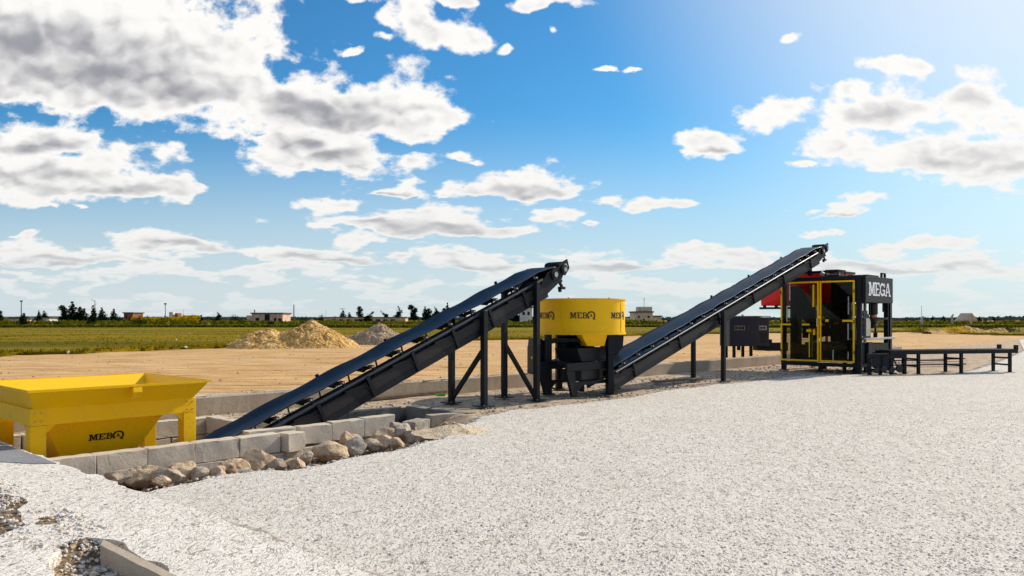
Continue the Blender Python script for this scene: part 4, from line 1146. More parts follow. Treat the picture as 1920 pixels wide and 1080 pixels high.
mb = MB(); mb.tube((1.55,.18,1.72),(1.55,.18,2.07),.13,18); mb.tube((1.55,.18,1.30),(1.55,.18,1.72),.10,18); mb.lathe([(0,1.50),(.10,1.50),(.26,1.62),(.40,1.66),(.40,1.70),(.0,1.70)],24,c=(1.55,.18,-.08)); mb.build('press_ram', 'black', pr, smooth='auto')
mb = MB(); mb.tube((1.62,.14,1.04),(1.62,.14,1.45),.03,12); mb.tube((1.62,.14,1.02),(1.62,.14,1.16),.06,12); mb.tube((1.0,.10,1.7),(1.0,.10,2.07),.03,10); mb.tube((2.2,.10,1.8),(2.2,.10,2.07),.03,10); each(mb, 'tie_rod', 'steel', pr, smooth='auto')
mb = MB(); mb.tube((1.15,.05,1.66),(1.38,.05,1.66),.05,12); mb.build('orange_cap', 'orange', pr, smooth='auto')
mb = MB(); mb.prism([(.16,-.02,1.02),(.75,-.02,1.02),(.75,-.02,1.52),(.62,-.02,1.68),(.45,-.02,1.76),(.16,-.02,1.76)],(0,.02,0)); mb.build('side_shield', 'steel', pr)
mb = MB(); mb.prism([(.30,-.045,1.08),(.66,-.045,1.08),(.66,-.045,1.48),(.56,-.045,1.60),(.30,-.045,1.60)],(0,.02,0)); mb.build('shield_window', 'bare', pr)
mb = MB(); mb.tube((2.66,.1,1.92),(2.80,.1,1.92),.035,10); mb.build('end_knob', 'black', pr)
# red hopper on top of the press
mb = MB(); hx0,hx1,hy0,hy1 = .95,2.6,1.15,3.58
vs_ = [(hx0+.25,hy0+.25,2.02),(hx1-.25,hy0+.25,2.02),(hx1-.25,hy1-.02,2.02),(hx0+.05,hy1-.02,2.02),(hx0,hy0,3.04),(hx1,hy0,3.04),(hx1,hy1,3.04),(hx0,hy1,3.04)]
vs_ += [(hx0+.03,hy0+.03,3.04),(hx1-.03,hy0+.03,3.04),(hx1-.03,hy1-.03,3.04),(hx0+.03,hy1-.03,3.04)]
mb.add(vs_, [(0,3,2,1)]+[(k,(k+1)%4,4+(k+1)%4,4+k) for k in range(4)]+[(4+k,4+(k+1)%4,8+(k+1)%4,8+k) for k in range(4)])
rh = mb.build('red_hopper', 'red', pr, bevel=.006)
mb = MB(); mb.bb(hx0-.05,hx0-.005,hy0,hy1+.02,3.02,3.09); mb.bb(hx0-.05,hx1,hy0-.06,hy0-.005,3.02,3.09); mb.bb(hx1+.005,hx1+.05,hy0,hy1,3.02,3.09); each(mb, 'hopper_rim', 'steel', rh)
mb = MB(); mb.bb(hx0,hx0+.08,Wc,hy1+.02,1.90,1.97)
for y in (3.40,3.0,2.7): mb.bb(hx0+.02,hx0+.10,y,y+.08,1.97,2.03)
each(mb, 'hopper_bracket', 'steel', rh)

# ------------------------------------------------------------------ power unit left of the press
pu = thing('power_unit', 'dark boxy hydraulic power unit on thin legs standing left of the block press', 'power unit', (7.78,28.6,0), R(8))
mb = MB(); mb.bb(0,1.12,0,.9,.60,1.66); body = mb.build('housing', 'steel_blue', pu, bevel=.015)
mb = MB(); mb.bb(.985,1.52,.05,.85,.60,1.62); mb.build('fan_cowl', 'steel_blue', pu, bevel=.015)
mb = MB(); mb.bb(-.03,1.54,-.02,.92,1.664,1.69); mb.build('lid', 'steel', body, bevel=.004)
mb = MB(); mb.tube((.25,.3,1.69),(.25,.3,1.76),.05,10); mb.tube((.62,.3,1.69),(.62,.3,1.74),.04,10); each(mb, 'filler_cap', 'bare', body)
mb = MB(); mb.bb(.18,.56,-.012,-.002,1.18,1.34); pl = mb.build('info_plate', 'bare', body)
mb = MB()
for i,(a_,b_) in enumerate(((.20,.27),(.29,.33),(.35,.42),(.44,.54))): mb.bb(a_,b_,-.018,-.013,1.20,1.32)
mb.build('plate_print', 'black', pl)
mb = MB(); mb.bb(1.02,1.42,.036,.046,1.18,1.34); g_ = mb.build('gauge_panel', 'bare', pu)
mb = MB()
for x in (1.10,1.22,1.33): mb.tube((x,.03,1.26),(x,.036,1.26),.045,12)
each(mb, 'gauge', 'black', g_)
mb = MB(); mb.bb(1.05,1.45,.036,.046,.72,1.10)
mb.build('vent_grille', 'black', pu)
mb = MB(); mb.bb(1.5,2.30,.15,.45,.42,.72); mb.tube((1.62,.25,.72),(1.62,.25,.84),.10,12); mb.bb(1.1,1.5,.1,.5,.44,.60); mb.build('hydraulic_manifold', 'steel', pu, bevel=.01)
for x in (.16,.80):
    mb = MB(); mb.bb(x,x+.09,.05,.14,.0,.60); mb.bb(x,x+.09,.74,.83,.0,.60); each(mb, 'leg', 'steel', pu)
mb = MB(); mb.bb(.25,.80,.07,.12,.10,.16); mb.bb(.4,.5,.2,.3,.45,.6); each(mb, 'leg_rail', 'steel', pu)

# ------------------------------------------------------------------ roller table to the right of the press
ra = math.atan2(.24, .97)
rt = thing('roller_table', 'long low black roller table on paired legs leading away to the right of the press', 'roller conveyor', (10.75,22.75,0), ra)
LR = 4.42; WR = .60; zt = .67
for y in (0, WR):
    mb = MB(); mb.bb(0, LR, y-.03, y+.03, zt-.10, zt); mb.bb(0, LR, y-.05, y-.031, zt-.005, zt+.012); each(mb, 'side_rail', 'steel', rt, bevel=.005)
for i in range(32):
    x = .10 + i*.136; mb = MB(); mb.tube((x,.035,zt-.02),(x,WR-.035,zt-.02),.045,12); rl = mb.build('roller', 'steel', rt, smooth='auto')
mb = MB(); mb.bb(LR-.10,LR,-.04,.04,zt+.012,zt+.14); mb.bb(LR-.10,LR,WR-.04,WR+.04,zt+.012,zt+.14); each(mb, 'end_stop', 'steel', rt)
for x in (.95, 2.42, 4.15):
    for y in (0, WR):
        mb = MB(); mb.bb(x-.04,x+.04,y-.035,y+.035,.012,zt-.101); lg = mb.build('leg', 'steel', rt, bevel=.004)
        mb = MB(); mb.box((x,y,.006),(.22,.18,.012)); each(mb, 'foot_plate', 'steel', lg)
    mb = MB(); mb.bb(x-.025,x+.025,.036,WR-.036,.20,.25); mb.bb(x-.025,x+.025,.036,WR-.036,.40,.45); each(mb, 'leg_rung', 'steel', rt)
# pallet feeder between press and table
pf = thing('pallet_feeder', 'low jumble of dark feeder frames and chain wheels between press and roller table', 'pallet feeder', (10.35,22.75,0), ra)
mb = MB(); mb.bb(-.35,.95,-.10,-.04,.46,.60); mb.bb(-.35,.95,1.0,1.06,.46,.60); mb.bb(-.35,.9,-.08,-.02,.12,.18); each(mb, 'frame_bar', 'steel', pf, bevel=.005)
for x in (-.30,.05,.42,.86):
    mb = MB(); mb.bb(x,x+.08,-.10,-.02,0,.46); mb.bb(x,x+.08,1.0,1.08,0,.46); each(mb, 'leg', 'steel', pf)
mb = MB(); mb.bb(-.2,.34,-.12,-.105,.20,.50); mb.bb(.10,.32,-.14,-.125,.16,.52); each(mb, 'cover_plate', 'steel', pf)
mb = MB()
for x,z,r in ((.14,.16,.10),(.40,.14,.09),(.66,.18,.11),(-.1,.13,.08)): mb.tube((x,-.17,z),(x,-.12,z),r,16)
each(mb, 'chain_wheel', 'black', pf, smooth='auto')
mb = MB(); mb.path([(.5,-.1,.46),(.58,-.1,.30),(.70,-.1,.24),(.84,-.1,.32),(.95,-.1,.42)], .02); mb.path([(-.3,-.1,.4),(-.1,-.14,.24),(.2,-.12,.06),(.6,-.1,.03)], .02); mb.build('hose', 'black', pf, smooth='auto')

# small green plastic packet on the ground by the first conveyor leg
gb = ground(826, 744, 0); v, f = stone_mesh(.10, 3, 77, (1.2,.6,.45), .25); mb = MB(); mb.add(v, f)
o = mb.build('plastic_bag', 'green', smooth=True); o.location = gb + Vector((0,0,.04)); tag(o, 'bright green crumpled plastic bag on the ground left of the first conveyor leg', 'bag')

# ------------------------------------------------------------------ meadow, earth piles
bpx = [(-400,676),(-120,671),(0,668),(60,665),(150,664),(240,659),(330,655),(430,652),(560,648),(660,645),(760,641),(880,639),(1000,637),(1120,633),(1240,628),(1400,625),(1600,624),(1700,623),(1800,626),(1870,629),(1960,630),(2300,634)]
poly = []
B_ = [ground(*p) for p in bpx]
for a, b in zip(B_, B_[1:]):
    k = max(2, int((b-a).length/.35))
    for i in range(k):
        p = a.lerp(b, i/k); poly.append(p + Vector((mnoise.noise(p*.5), mnoise.noise(p*.5+Vector((7,7,7))), 0))*1.0 + Vector((0, mnoise.noise(p*2.3)*.4, 0)))
border = list(poly)
poly += [B_[-1], Vector((1500,2800,0)), Vector((-1500,2800,0)), Vector((-60,60,0))]
fl = slab('meadow', poly, .14, .3, 'field'); tag(fl, kind='structure')
# grass tufts: near rim dense, then thinning over the meadow
random.seed(5)
mb = MB()
def tuft(p, h, n=5, w=.02):
    for _ in range(n):
        a = random.uniform(0, PI*2); l = random.uniform(.2,.8)*h; q = p + Vector((random.gauss(0,.06), random.gauss(0,.06), 0))
        d = Vector((math.cos(a), math.sin(a), 0)); e = Vector((-d.y, d.x, 0))*w
        i = len(mb.v); mb.v += [q-e, q+e, q + d*l*.5 + Vector((0,0,h*random.uniform(.6,1.1)))]; mb.f.append((i,i+1,i+2))
for p in border:
    if abs(p.x) > p.y*.72: continue
    for _ in range(7): tuft(p + Vector((random.gauss(0,.5), abs(random.gauss(.2,.6)), .12)), random.uniform(.06,.20), 4, .03)
for _ in range(13000):
    Y = 34 + 70*random.random()**1.3; X = random.uniform(-.68,.68)*Y
    yb = np.interp(960+F*X/Y, [q[0] for q in bpx], [q[1] for q in bpx]); 
    if Y < F*CAM_H/(yb-HY)+.5: continue
    if mnoise.noise(Vector((X*.10, Y*.22, 2))) < -.12: continue
    tuft(Vector((X,Y,.12)), random.uniform(.04,.13), 3, .04)
tag(mb.build('grass', 'grass_blade', recalc=False), 'yellow green meadow grass and weeds', 'grass', kind='stuff')
# darker reed bank across the meadow
mb = MB()
for _ in range(24000):
    X = random.uniform(-115, 115); Y = 128 + mnoise.noise(Vector((X*.03,0,0)))*6 + random.uniform(0,9)
    p = Vector((X,Y,.1)); h = random.uniform(.25,.62)
    tuft(p, h*1.0, 2, .16)
tag(mb.build('reed_bank', 'reed', recalc=False), 'dark green band of reeds growing across the middle of the meadow', 'reeds', kind='stuff')
def heap(name, label, px, py, w, h, mat, seed, lobes, rocks_n=260, dpt=.8):
    c = ground(px, py); root = None
    mb = MB(); N = 90; X = w/2*1.15
    def hh(x, y):
        z = 0
        for (lx, lh, lw) in lobes:
            r = math.hypot((x-lx)/lw, y/(lw*dpt)); z = max(z, lh*max(0, 1-r)**.85 if r < 1 else 0)
        q = Vector((x*1.0+seed, y, seed)); k = min(1, z*2.5)
        return z + k*(.10*mnoise.noise(q*1.6) + .07*mnoise.noise(q*4.5) + .04*mnoise.noise(q*11)) - .03
    for j in range(N+1):
        for i in range(N*2+1):
            x = -X + 2*X*i/(2*N); y = -X*dpt + 2*X*dpt*j/N; mb.v.append(Vector((x,y,hh(x,y))))
    K = 2*N+1
    for j in range(N):
        for i in range(2*N): mb.f.append((j*K+i, j*K+i+1, (j+1)*K+i+1, (j+1)*K+i))
    for _ in range(rocks_n):
        x, y = random.uniform(-X,X)*.85, random.uniform(-X,X)*.8*dpt
        z = hh(x,y)
        if z < .06: continue
        v, f = random.choice(protos); r = random.choice([.03,.045,.07]); m = Matrix.Rotation(random.uniform(0,6), 3, Vector((random.random(),random.random(),1)).normalized())
        mb.add([m @ q*r + Vector((x,y,z)) for q in v], f)
    o = mb.build(name, mat, recalc=False, smooth='auto'); o.location = c + Vector((0,1.0,.0)); return tag(o, label, 'earth pile')
heap('earth_pile', 'large rough ochre earth pile with two humps behind the first conveyor', 543, 652, 7.4, 1.5, 'pile_ochre', 3, [(.95,1.55,2.75),(-1.5,1.12,2.5),(-.3,1.0,2.9)], 600)
heap('gravel_pile', 'smaller grey gravel pile half hidden behind the first conveyor', 702, 646, 6.4, 1.2, 'pile_grey', 8, [(.15,1.32,2.3),(-1.1,.75,1.7),(1.2,.6,1.6)], 500)
heap('earth_mound', 'low orange earth mound at the edge of the meadow on the far right', 1820, 626, 7, .5, 'pile_ochre', 12, [(0,.85,3.2),(3.6,.65,2.6),(-3.0,.5,2.4)], 200, .5)

# ------------------------------------------------------------------ trees and bushes
def crown_mesh(kind, seed, n=700):
    rnd = random.Random(seed); mb = MB(); cl = []
    if kind == 'cypress':
        for i in range(13):
            z = .10+.86*i/12; r = .20*(1-z)**.55*(1.15 if z > .12 else .8)
            for _ in range(3): cl.append((Vector((rnd.uniform(-.5,.5)*r, rnd.uniform(-.5,.5)*r, z+rnd.uniform(-.03,.03))), r*rnd.uniform(.6,1.0)))
    elif kind == 'pine':     # ragged tree with gaps between separate boughs
        lean = rnd.uniform(-.10,.10)
        for i in range(9):
            z = .22+.72*i/8; r = .10+.13*rnd.random()*(1.2-z); x = lean*z*2 + rnd.uniform(-.16,.16)*(1.25-z)
            for _ in range(2): cl.append((Vector((x+rnd.uniform(-.05,.05), rnd.uniform(-.12,.12)*(1.2-z), z)), r))
    elif kind == 'gum':      # leaning, wind blown
        for i in range(10):
            z = .18+.76*i/9; x = .12*math.sin(z*5+seed) + .22*(z-.3)*(1 if seed % 2 else -1)
            cl.append((Vector((x, rnd.uniform(-.1,.1), z)), .17*rnd.uniform(.5,1.0)*(1.3-z)))
            if i < 6: cl.append((Vector((x+rnd.uniform(-.2,.2), rnd.uniform(-.1,.1), z)), .12))
    else:                    # bush
        for i in range(14):
            a = rnd.uniform(0,6.28); r = rnd.uniform(0,.62); z = rnd.uniform(.12,.62)*(1-.5*r)
            cl.append((Vector((math.cos(a)*r, math.sin(a)*r*.6, z)), rnd.uniform(.16,.34)))
    tot = sum(r*r for _, r in cl)
    for c, r in cl:
        for _ in range(max(6, int(n*r*r/tot))):
            d = Vector((rnd.gauss(0,1), rnd.gauss(0,1), rnd.gauss(0,1))).normalized(); q = c + d*r*rnd.uniform(.45,1.08)
            if q.z < .03: q.z = .03
            s_ = rnd.uniform(.02,.05); nrm = (d + Vector((rnd.gauss(0,.6), rnd.gauss(0,.6), rnd.gauss(0,.6)))).normalized()
            a = nrm.orthogonal().normalized(); b = nrm.cross(a)
            i = len(mb.v); mb.v += [q+a*s_, q+b*s_*.8, q-a*s_, q-b*s_*.8]; mb.f.append((i,i+1,i+2,i+3))
    return mb
def trunk_mesh(kind, seed):
    rnd = random.Random(seed); mb = MB(); top = {'cypress':.75,'pine':.9,'gum':.85}.get(kind, .4)
    pts = [Vector((0,0,0))]
    for i in range(1,6): pts.append(Vector((rnd.uniform(-.02,.02)*i*.5, rnd.uniform(-.02,.02), top*i/5)))
    for i in range(5): mb.tube(pts[i], pts[i+1], .026*(1-i/6), 6, .026*(1-(i+1)/6))
    for i in range(2,5):
        for sg in (-1,1): mb.tube(pts[i], pts[i]+Vector((sg*rnd.uniform(.06,.14), rnd.uniform(-.08,.08), rnd.uniform(.05,.12))), .010, 5, .004)
    return mb
lib = {}
def tree(kind, px, top, base, mat, label, group, cat='tree', wide=1.0, var=0, Y=None):
    Y = Y or F*(CAM_H-.14)/max(2.0, (base-HY)); Y = min(Y, 420)
    z0 = .14; zt = CAM_H + (HY-top)/F*Y; h = zt - z0
    key = (kind, var, mat)
    root = thing({'cypress':'cypress_tree','pine':'pine_tree','gum':'gum_tree','bush':'bush'}[kind], label, cat, far(px, Y, z0), random.uniform(-.4,.4), group)
    if kind == 'bush': h *= 1.25
    root.scale = (h*wide, h*wide, h)
    if key not in lib:
        a = crown_mesh(kind, var+3, 900 if kind != 'bush' else 600).build('crown', mat, root, recalc=False)
        b = trunk_mesh(kind, var).build('trunk', 'bark', root) if kind != 'bush' else trunk_mesh(kind, var).build('stem', 'bark', root)
        lib[key] = (a, b)
    else:
        for q in lib[key]:
            c = q.copy(); COL.objects.link(c); c.parent = root
    return root
GT = 'trees along the horizon'
trees = [
 ('pine',2,584,608,1.1,0,'leaf_dark','dark ragged tree cut by the left edge of the picture'),
 ('cypress',44,587,609,2.0,1,'leaf_dark','small dark tree standing below the leftmost pole'),
 ('cypress',73,582,606,1.0,0,'leaf_dark','thin dark cypress above the pale roofs, left one of a pair'),
 ('cypress',83,583,606,1.6,2,'leaf_dark','rounder dark cypress above the pale roofs, right one of a pair'),
 ('pine',121,574,607,1.5,1,'leaf_dark','broad dark pine left of the tallest cypress'),
 ('cypress',136,566,607,1.5,0,'leaf_dark','tallest dark cypress of the left cluster'),
 ('pine',149,576,607,.9,2,'leaf_dark','slim dark pine right after the tallest cypress'),
 ('cypress',157,578,607,1.5,1,'leaf_dark','dark cypress between the slim pine and the antenna pole'),
 ('cypress',175,573,608,1.1,2,'leaf_dark','dark cypress growing up around the antenna pole'),
 ('cypress',191,577,606,1.5,0,'leaf_dark','broad cone shaped cypress right of the antenna pole'),
 ('cypress',213,579,606,1.3,1,'leaf_dark','lone dark cypress left of the reddish building'),
 ('cypress',225,593,606,1.8,2,'leaf_mid','small green tree at the left corner of the reddish building'),
 ('pine',378,591,604,1.2,0,'leaf_dark','tiny dark tree left of the two trees near the ruin'),
 ('gum',409,584,605,1.3,1,'leaf_dark','leaning dark tree some way left of the ruin'),
 ('bush',440,587,605,.55,3,'leaf_dark','round dark tree just left of the ruin'),
 ('bush',601,589,605,.55,1,'leaf_dark','round dark tree right of the pole beside the ruin'),
 ('cypress',643,582,604,1.6,1,'leaf_dark','dark pointed tree above the grey gravel pile, left one'),
 ('cypress',655,586,604,1.6,2,'leaf_dark','dark pointed tree above the grey gravel pile, right one'),
 ('pine',673,575,598,1.2,2,'leaf_dark','tall ragged pine behind the two pointed trees'),
 ('gum',689,584,606,1.9,0,'leaf_dark','wide tree leaning to the right beyond the gravel pile'),
 ('gum',721,582,602,1.3,3,'leaf_dark','small wind bent tree between the wide leaning tree and the tall thin one'),
 ('gum',744,573,601,.9,2,'leaf_dark','tall thin crooked tree standing on its own'),
 ('pine',777,573,604,1.5,1,'leaf_dark','broad dark pine left of the conveyor belt edge'),
 ('cypress',797,575,604,1.2,0,'leaf_dark','dark cypress right of the broad pine'),
 ('pine',803,579,604,1.3,2,'leaf_dark','dark pine tucked beside the cypress near the belt'),
 ('gum',817,574,604,1.1,1,'leaf_dark','ragged tree third from the belt'),
 ('cypress',829,580,604,.6,2,'leaf_dark','very thin cypress close to the belt'),
 ('cypress',839,568,604,.9,0,'leaf_dark','tall cypress just cut off by the conveyor belt'),
 ('pine',957,582,606,1.4,1,'leaf_dark','dark tree seen under the conveyor, left of three'),
 ('cypress',968,578,606,1.6,1,'leaf_dark','dark tree seen under the conveyor, middle of three'),
 ('pine',981,580,606,1.4,0,'leaf_dark','dark tree seen under the conveyor against the grey block'),
 ('bush',1183,589,602,.75,2,'leaf_mid','round green tree on the left of the beige house beyond the mixer'),
 ('bush',1699,597,605,.5,1,'leaf_dark','small dark round tree just right of the press'),
 ('gum',1749,591,601,1.2,1,'leaf_dark','little forked tree between two concrete posts'),
 ('cypress',1769,592,604,1.7,0,'leaf_dark','dark tree left of the tallest leaning post'),
 ('cypress',1798,595,604,1.5,2,'leaf_dark','small bluish dark tree right of the tallest leaning post'),
 ('pine',1817,590,603,1.5,0,'leaf_dark','dark ragged tree behind the pale mound house'),
 ('cypress',1836,593,604,2.0,1,'leaf_dark','broad dark tree right of the pale mound house'),
 ('bush',1848,598,604,.6,0,'leaf_dark','low round tree in the right hand row'),
 ('pine',1863,594,604,1.2,2,'leaf_dark','upright pine in the right hand row'),
 ('bush',1875,598,606,.6,3,'leaf_dark','wide dark tree in the right hand row'),
 ('gum',1904,597,605,1.2,0,'leaf_dark','small bent tree near the right edge'),
 ('bush',1917,595,606,.7,2,'leaf_dark','dark tree cut by the right edge of the picture'),
]
random.seed(9)
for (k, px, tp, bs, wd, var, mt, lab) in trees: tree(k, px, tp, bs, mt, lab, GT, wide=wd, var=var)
GB = 'bushes at the far side of the meadow'
bushes = [
 (14,594,609,1.0,0,'leaf_olive','olive bush at the far left under the ragged tree'),(78,597,609,1.0,1,'leaf_olive','olive bush in front of the pale roofs'),
 (107,600,609,1.3,2,'leaf_mid','green bush left of the broad pine'),(127,602,610,1.6,3,'leaf_olive','low olive bush under the broad pine'),
 (152,602,610,1.6,0,'leaf_olive','low olive bush under the slim pine'),(165,598,609,.9,1,'leaf_dark','dark bush left of the antenna pole'),
 (196,602,610,1.5,2,'leaf_olive','low olive bush under the cone shaped cypress'),(240,601,609,1.8,3,'leaf_olive','wide olive bush in front of the reddish building'),
 (264,590,609,1.1,0,'leaf_mid','tall green bush right of the reddish building'),(276,592,608,.7,1,'leaf_olive','yellowish green bush beside the tall green bush'),
 (285,597,608,1.5,2,'leaf_yellow','bright yellow bush left of the flowering patch'),(300,599,608,1.2,3,'leaf_olive','olive bush at the left end of the yellow patch'),
 (321,600,608,1.0,0,'leaf_dark','dark green bush in front of the yellow patch'),(390,603,608,2.0,1,'leaf_olive','low olive bush left of the leaning tree'),
 (398,592,606,.8,2,'leaf_mid','green bush beside the leaning dark tree'),(424,598,608,2.2,3,'leaf_olive','long olive bush left of the round tree by the ruin'),
 (455,594,607,1.6,0,'leaf_mid','light green bush at the left wall of the ruin'),(480,602,609,1.4,1,'leaf_olive','olive bush in front of the ruin'),
 (508,600,609,1.3,2,'leaf_dark','dark bush in front of the right end of the ruin'),(535,602,609,1.6,3,'leaf_olive','olive bush right of the ruin'),
 (568,595,604,1.0,0,'leaf_dark','dark bush right of the pole near the ruin'),(626,592,604,.8,1,'leaf_dark','dark bush left of the two pointed trees'),
 (1130,601,607,2,1,'leaf_dark','dark bush in the gap behind the mixer'),(1240,601,606,2.0,2,'leaf_olive','olive bush right of the beige house'),
 (1712,598,606,1.4,0,'leaf_dark','bluish dark bush left of the first post'),(1781,598,606,1.2,3,'leaf_dark','dark bush at the foot of the tallest leaning post'),
 (1892,599,606,1.6,1,'leaf_mid','green bush in the right hand row'),(1856,601,608,2.2,2,'leaf_olive','low olive bush before the right hand row'),
 (1725,610,622,3.0,0,'leaf_olive','wide weedy bush at the foot of the first post'),(1790,610,624,2.4,1,'leaf_yellow','yellowish weed clump below the tallest leaning post'),
 (1880,609,622,4.0,2,'leaf_mid','long green hedge clump before the right edge'),(1830,608,618,3.5,3,'leaf_mid','long green clump behind the orange mound'),
]
for (px, tp, bs, wd, var, mt, lab) in bushes: tree('bush', px, tp, bs, mt, lab, GB, 'bush', wide=wd, var=var)
# low continuous scrub and the far wood line
def scrub(name, label, x0, x1, Y, h, mat, n, dy=10, w=.8, cat='scrub'):
    mb = MB()
    for _ in range(n):
        X = random.uniform(x0, x1); k = .55+.9*abs(mnoise.noise(Vector((X*.05, Y, 0))))+.5*mnoise.noise(Vector((X*.25, Y, 3)))
        q = Vector((X, Y+random.uniform(-dy,dy), .1 + h*k*random.random()**.8)); s_ = w*random.uniform(.5,1.2)
        a = Vector((random.gauss(0,1),random.gauss(0,.4),random.gauss(0,.6))).normalized(); b = a.orthogonal().normalized()
        i = len(mb.v); mb.v += [q+a*s_, q+b*s_*.6, q-a*s_, q-b*s_*.6]; mb.f.append((i,i+1,i+2,i+3))
    tag(mb.build(name, mat, recalc=False), label, cat, kind='stuff')
scrub('scrub', 'olive low scrub lining the far edge of the meadow', -170, 170, 205, .75, 'leaf_olive', 9000)
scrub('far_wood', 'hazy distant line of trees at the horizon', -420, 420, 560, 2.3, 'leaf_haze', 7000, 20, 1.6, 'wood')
scrub('yellow_shrubs', 'patch of bright yellow flowering shrubs on the left horizon', *[(p-960)/F*235 for p in (268,372)], 232, 2.6, 'leaf_yellow', 3600, 5, .5, 'shrubs')
# hazy ridge
mb = MB(); N = 160
for i in range(N+1):
    a = R(-50+100*i/N); r = 3200
    h = 4 + 5*mnoise.noise(Vector((i*.11,0,0))) + 2*mnoise.noise(Vector((i*.5,3,0))) + (3 if a < 0 else 1)
    mb.v += [Vector((r*math.sin(a), r*math.cos(a), -2)), Vector((r*math.sin(a), r*math.cos(a), max(2.5, h)))]
for i in range(N): mb.f.append((2*i, 2*i+2, 2*i+3, 2*i+1))
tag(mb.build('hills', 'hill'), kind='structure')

# ------------------------------------------------------------------ far buildings, poles, posts
def building(px0, px1, top, base, mat, label, Y=230, depth=8, openings=(), roof=True, name='building', extra=None):
    x0, x1 = (px0-960)/F*Y, (px1-960)/F*Y; w = x1-x0; zt = CAM_H+(HY-top)/F*Y
    root = thing(name, label, 'building', (x0, Y, 0))
    MB().bb(0, w, 0, depth, 0, zt).build('wall', mat, root)
    if roof: MB().bb(-.3, w+.3, -.3, depth+.3, zt+.003, zt+.35).build('roof', 'roof', root)
    for (a, b, c, d) in openings: MB().bb(w*a, w*b, -.06, -.01, zt*c, zt*d).build('window', 'opening', root)
    if extra: extra(root, w, zt)
    return root
def ruin_extra(r, w, z):
    MB().bb(.3, .3+w*.04, 1, 1.6, z, z+1.2).build('chimney', 'wall_pink', r)
    MB().bb(-1.5, -.01, 0, 6, 0, z*.85).build('annex', 'wall_pink', r)
building(472, 530, 588.5, 606, 'wall_pink', 'long ruined pinkish house with dark openings beyond the earth pile', 225, 8, [(.12,.24,.0,.62),(.42,.58,0,.95),(.72,.80,.2,.6),(.86,.96,.1,.55)], extra=ruin_extra)
building(80, 92, 597, 607, 'wall_white', 'low whitish house left of the paired cypresses', 240, 6, [(.3,.5,.2,.6)])
building(92, 112, 596, 607, 'wall_white', 'long pale shed with a rusty roof between the pole and the pines', 245, 6, [(.5,.7,.1,.6)])
building(20, 38, 598, 607, 'wall_pink', 'low pinkish shed at the far left of the horizon', 240, 6, [(.2,.4,.1,.6)])
building(232, 249, 587.5, 606, 'wall_rust', 'reddish stepped building right of the lone cypress', 250, 7, [(.2,.35,.5,.8),(.55,.75,.3,.6)])
building(317, 324, 585, 597, 'wall_white', 'small white cube building above the yellow shrubs', 330, 4, [(.4,.6,.3,.5)], roof=False)
building(328, 333, 587, 597, 'wall_rust', 'small rust coloured tank house right of the white cube', 330, 4, roof=False)
building(607, 760, 596, 604, 'wall_pink', 'very long low reddish shed behind the two pointed trees', 300, 8, [(.1+.09*i,.15+.09*i,.2,.7) for i in range(9)])
building(975, 998, 577, 606, 'wall_white', 'grey white block seen under the conveyor beside the mixer', 235, 8, [(.2,.4,.55,.75),(.6,.8,.55,.75)])
def beige_extra(r, w, z):
    MB().bb(w*.25, w*1.0, 1, 6, z+.36, z+1.6).build('upper_storey', 'wall_beige', r)
    mb = MB(); mb.tube((w*.62,3,z+1.6),(w*.62,3,z+4.2),.06,6); mb.bar((w*.55,3,z+3.8),(w*.69,3,z+3.8),.05,.05); mb.build('antenna', 'pole', r)
building(1190, 1224, 586, 604, 'wall_beige', 'square beige house with a roof antenna beyond the yellow mixer', 220, 9, [(.18,.28,.55,.72),(.45,.55,.2,.45),(.72,.82,.55,.72)], extra=beige_extra)
building(1224, 1240, 594, 604, 'wall_beige', 'low annex building right of the square beige house', 222, 6)
building(1168, 1180, 596, 604, 'wall_white', 'small white building left of the green round tree', 260, 6)
building(1672, 1700, 601, 605, 'wall_pink', 'low pinkish sheds just right of the press', 300, 6)
def gable(r, w, z): MB().prism([(-.3,-.31,z),(w+.3,-.31,z),(w*.5,-.31,z+2.2)], (0,6,0)).build('gable_roof', 'wall_pink', r)
building(1812, 1831, 601, 606, 'wall_pink', 'pale gabled house behind the right hand posts', 235, 5, [(.4,.6,.1,.7)], roof=False, extra=gable)
building(1905, 1925, 600, 606, 'wall_beige', 'low yellowish building at the right edge of the picture', 250, 5, [(.3,.5,.2,.7)])
building(205, 228, 604, 609, 'wall_white', 'low white wall-like sheds under the lone cypress', 210, 3, roof=False)
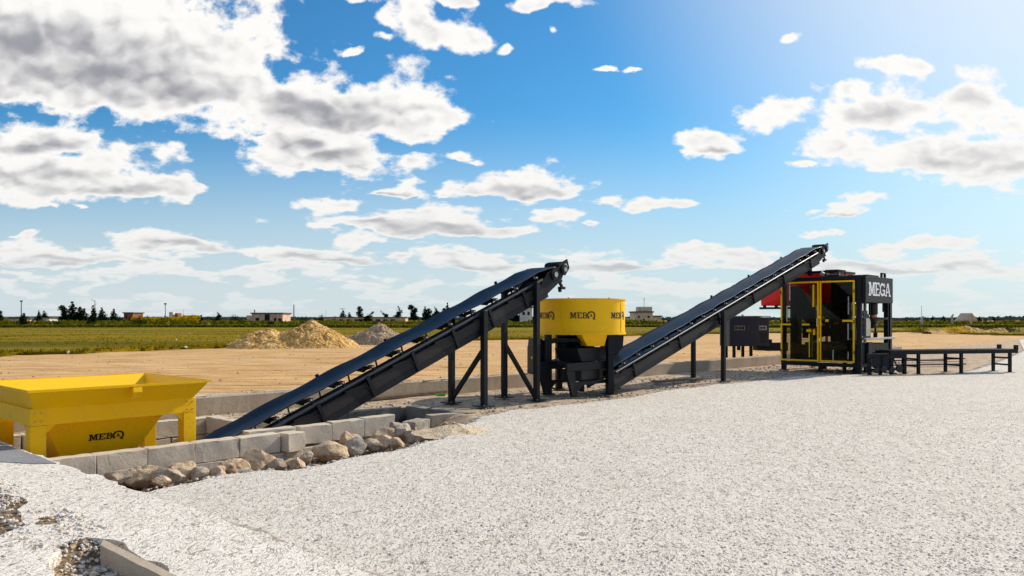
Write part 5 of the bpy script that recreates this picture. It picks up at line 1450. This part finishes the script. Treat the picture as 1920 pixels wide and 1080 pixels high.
def pole(px, top, Y, label, arm=None, r=.10):
    z = CAM_H+(HY-top)/F*Y
    root = thing('utility_pole', label, 'pole', far(px, Y, 0), 0, 'poles standing on the horizon')
    MB().tube((0,0,0),(0,0,z),r,8,r*.7).build('mast', 'pole', root)
    if arm == 'T': MB().bar((-.9,0,z-.2),(.9,0,z-.2),.14,.14).build('cross_arm', 'pole', root)
    if arm == 'A':
        mb = MB(); mb.bar((0,0,z-.3),(-1.1,0,z+.3),.10,.10); mb.bar((0,0,z-1.3),(.5,0,z-1.0),.08,.08); mb.build('antenna_arm', 'pole', root)
    if arm == 'L': MB().bb(-.3,.3,-.2,.2,z,z+.4).build('pole_head', 'pole', root)
    return root
pole(40, 566, 225, 'dark pole with a small head at the far left of the horizon', 'L', .16)
pole(178, 563, 235, 'thin antenna pole with a slanting arm rising out of a cypress', 'A', .12)
pole(310, 571, 225, 'pole with a cap standing before the yellow shrubs', 'L', .13)
pole(344, 580, 320, 'very thin faint mast right of the white cube building', None, .06)
pole(551, 571, 215, 'plain dark pole right of the ruined house', None, .17)
pole(611, 580, 330, 'faint thin mast above the long low shed', None, .06)
pole(642, 578, 260, 'short mast with a cross arm behind the pointed trees', 'T', .08)
pole(1728, 573, 230, 'thin grey mast rising above the first concrete post', None, .07)
def fpost(px, top, base, lean, label, w=.24):
    Y = F*(CAM_H-.14)/(base-HY); z = (base-top)/F*Y
    root = thing('concrete_post', label, 'post', far(px, Y, .1), 0, 'pale concrete posts in the meadow')
    root.rotation_euler = (0, lean, 0)
    MB().prism([(-w/2,-w/2,0),(w/2,-w/2,0),(w/2,w/2,0),(-w/2,w/2,0)], (0,0,z)).build('shaft', 'post', root)
    mb = MB(); mb.bar((0,0,z-.05), (w*1.1,0,z+.25), w*.8, w*.7); mb.build('bent_head', 'post', root)
fpost(1729.5, 596, 613, -.08, 'pale concrete post with a split head, nearest the roller table start', .30)
fpost(1786, 592, 613, -.06, 'tallest pale concrete post leaning to the left', .26)
fpost(1821, 595, 609, .0, 'slim pale concrete post standing before the gabled house', .24)
for i, (px, py, lab) in enumerate([(355,627,'small white stone lying in the meadow, upper one'),(330,640,'small white stone lying in the meadow, lower one'),(128,665,'white stone at the meadow edge on the left'),(349,655,'pale stone at the rim of the sand below the earth pile')]):
    p = ground(px, py, .14); v, f = stone_mesh(.085, 2, 50+i); mb = MB(); mb.add(v, f); o = mb.build('stone', 'pebble', smooth='auto'); o.location = p + Vector((0,0,.10)); tag(o, lab, 'stone', 'white stones lying in the meadow')
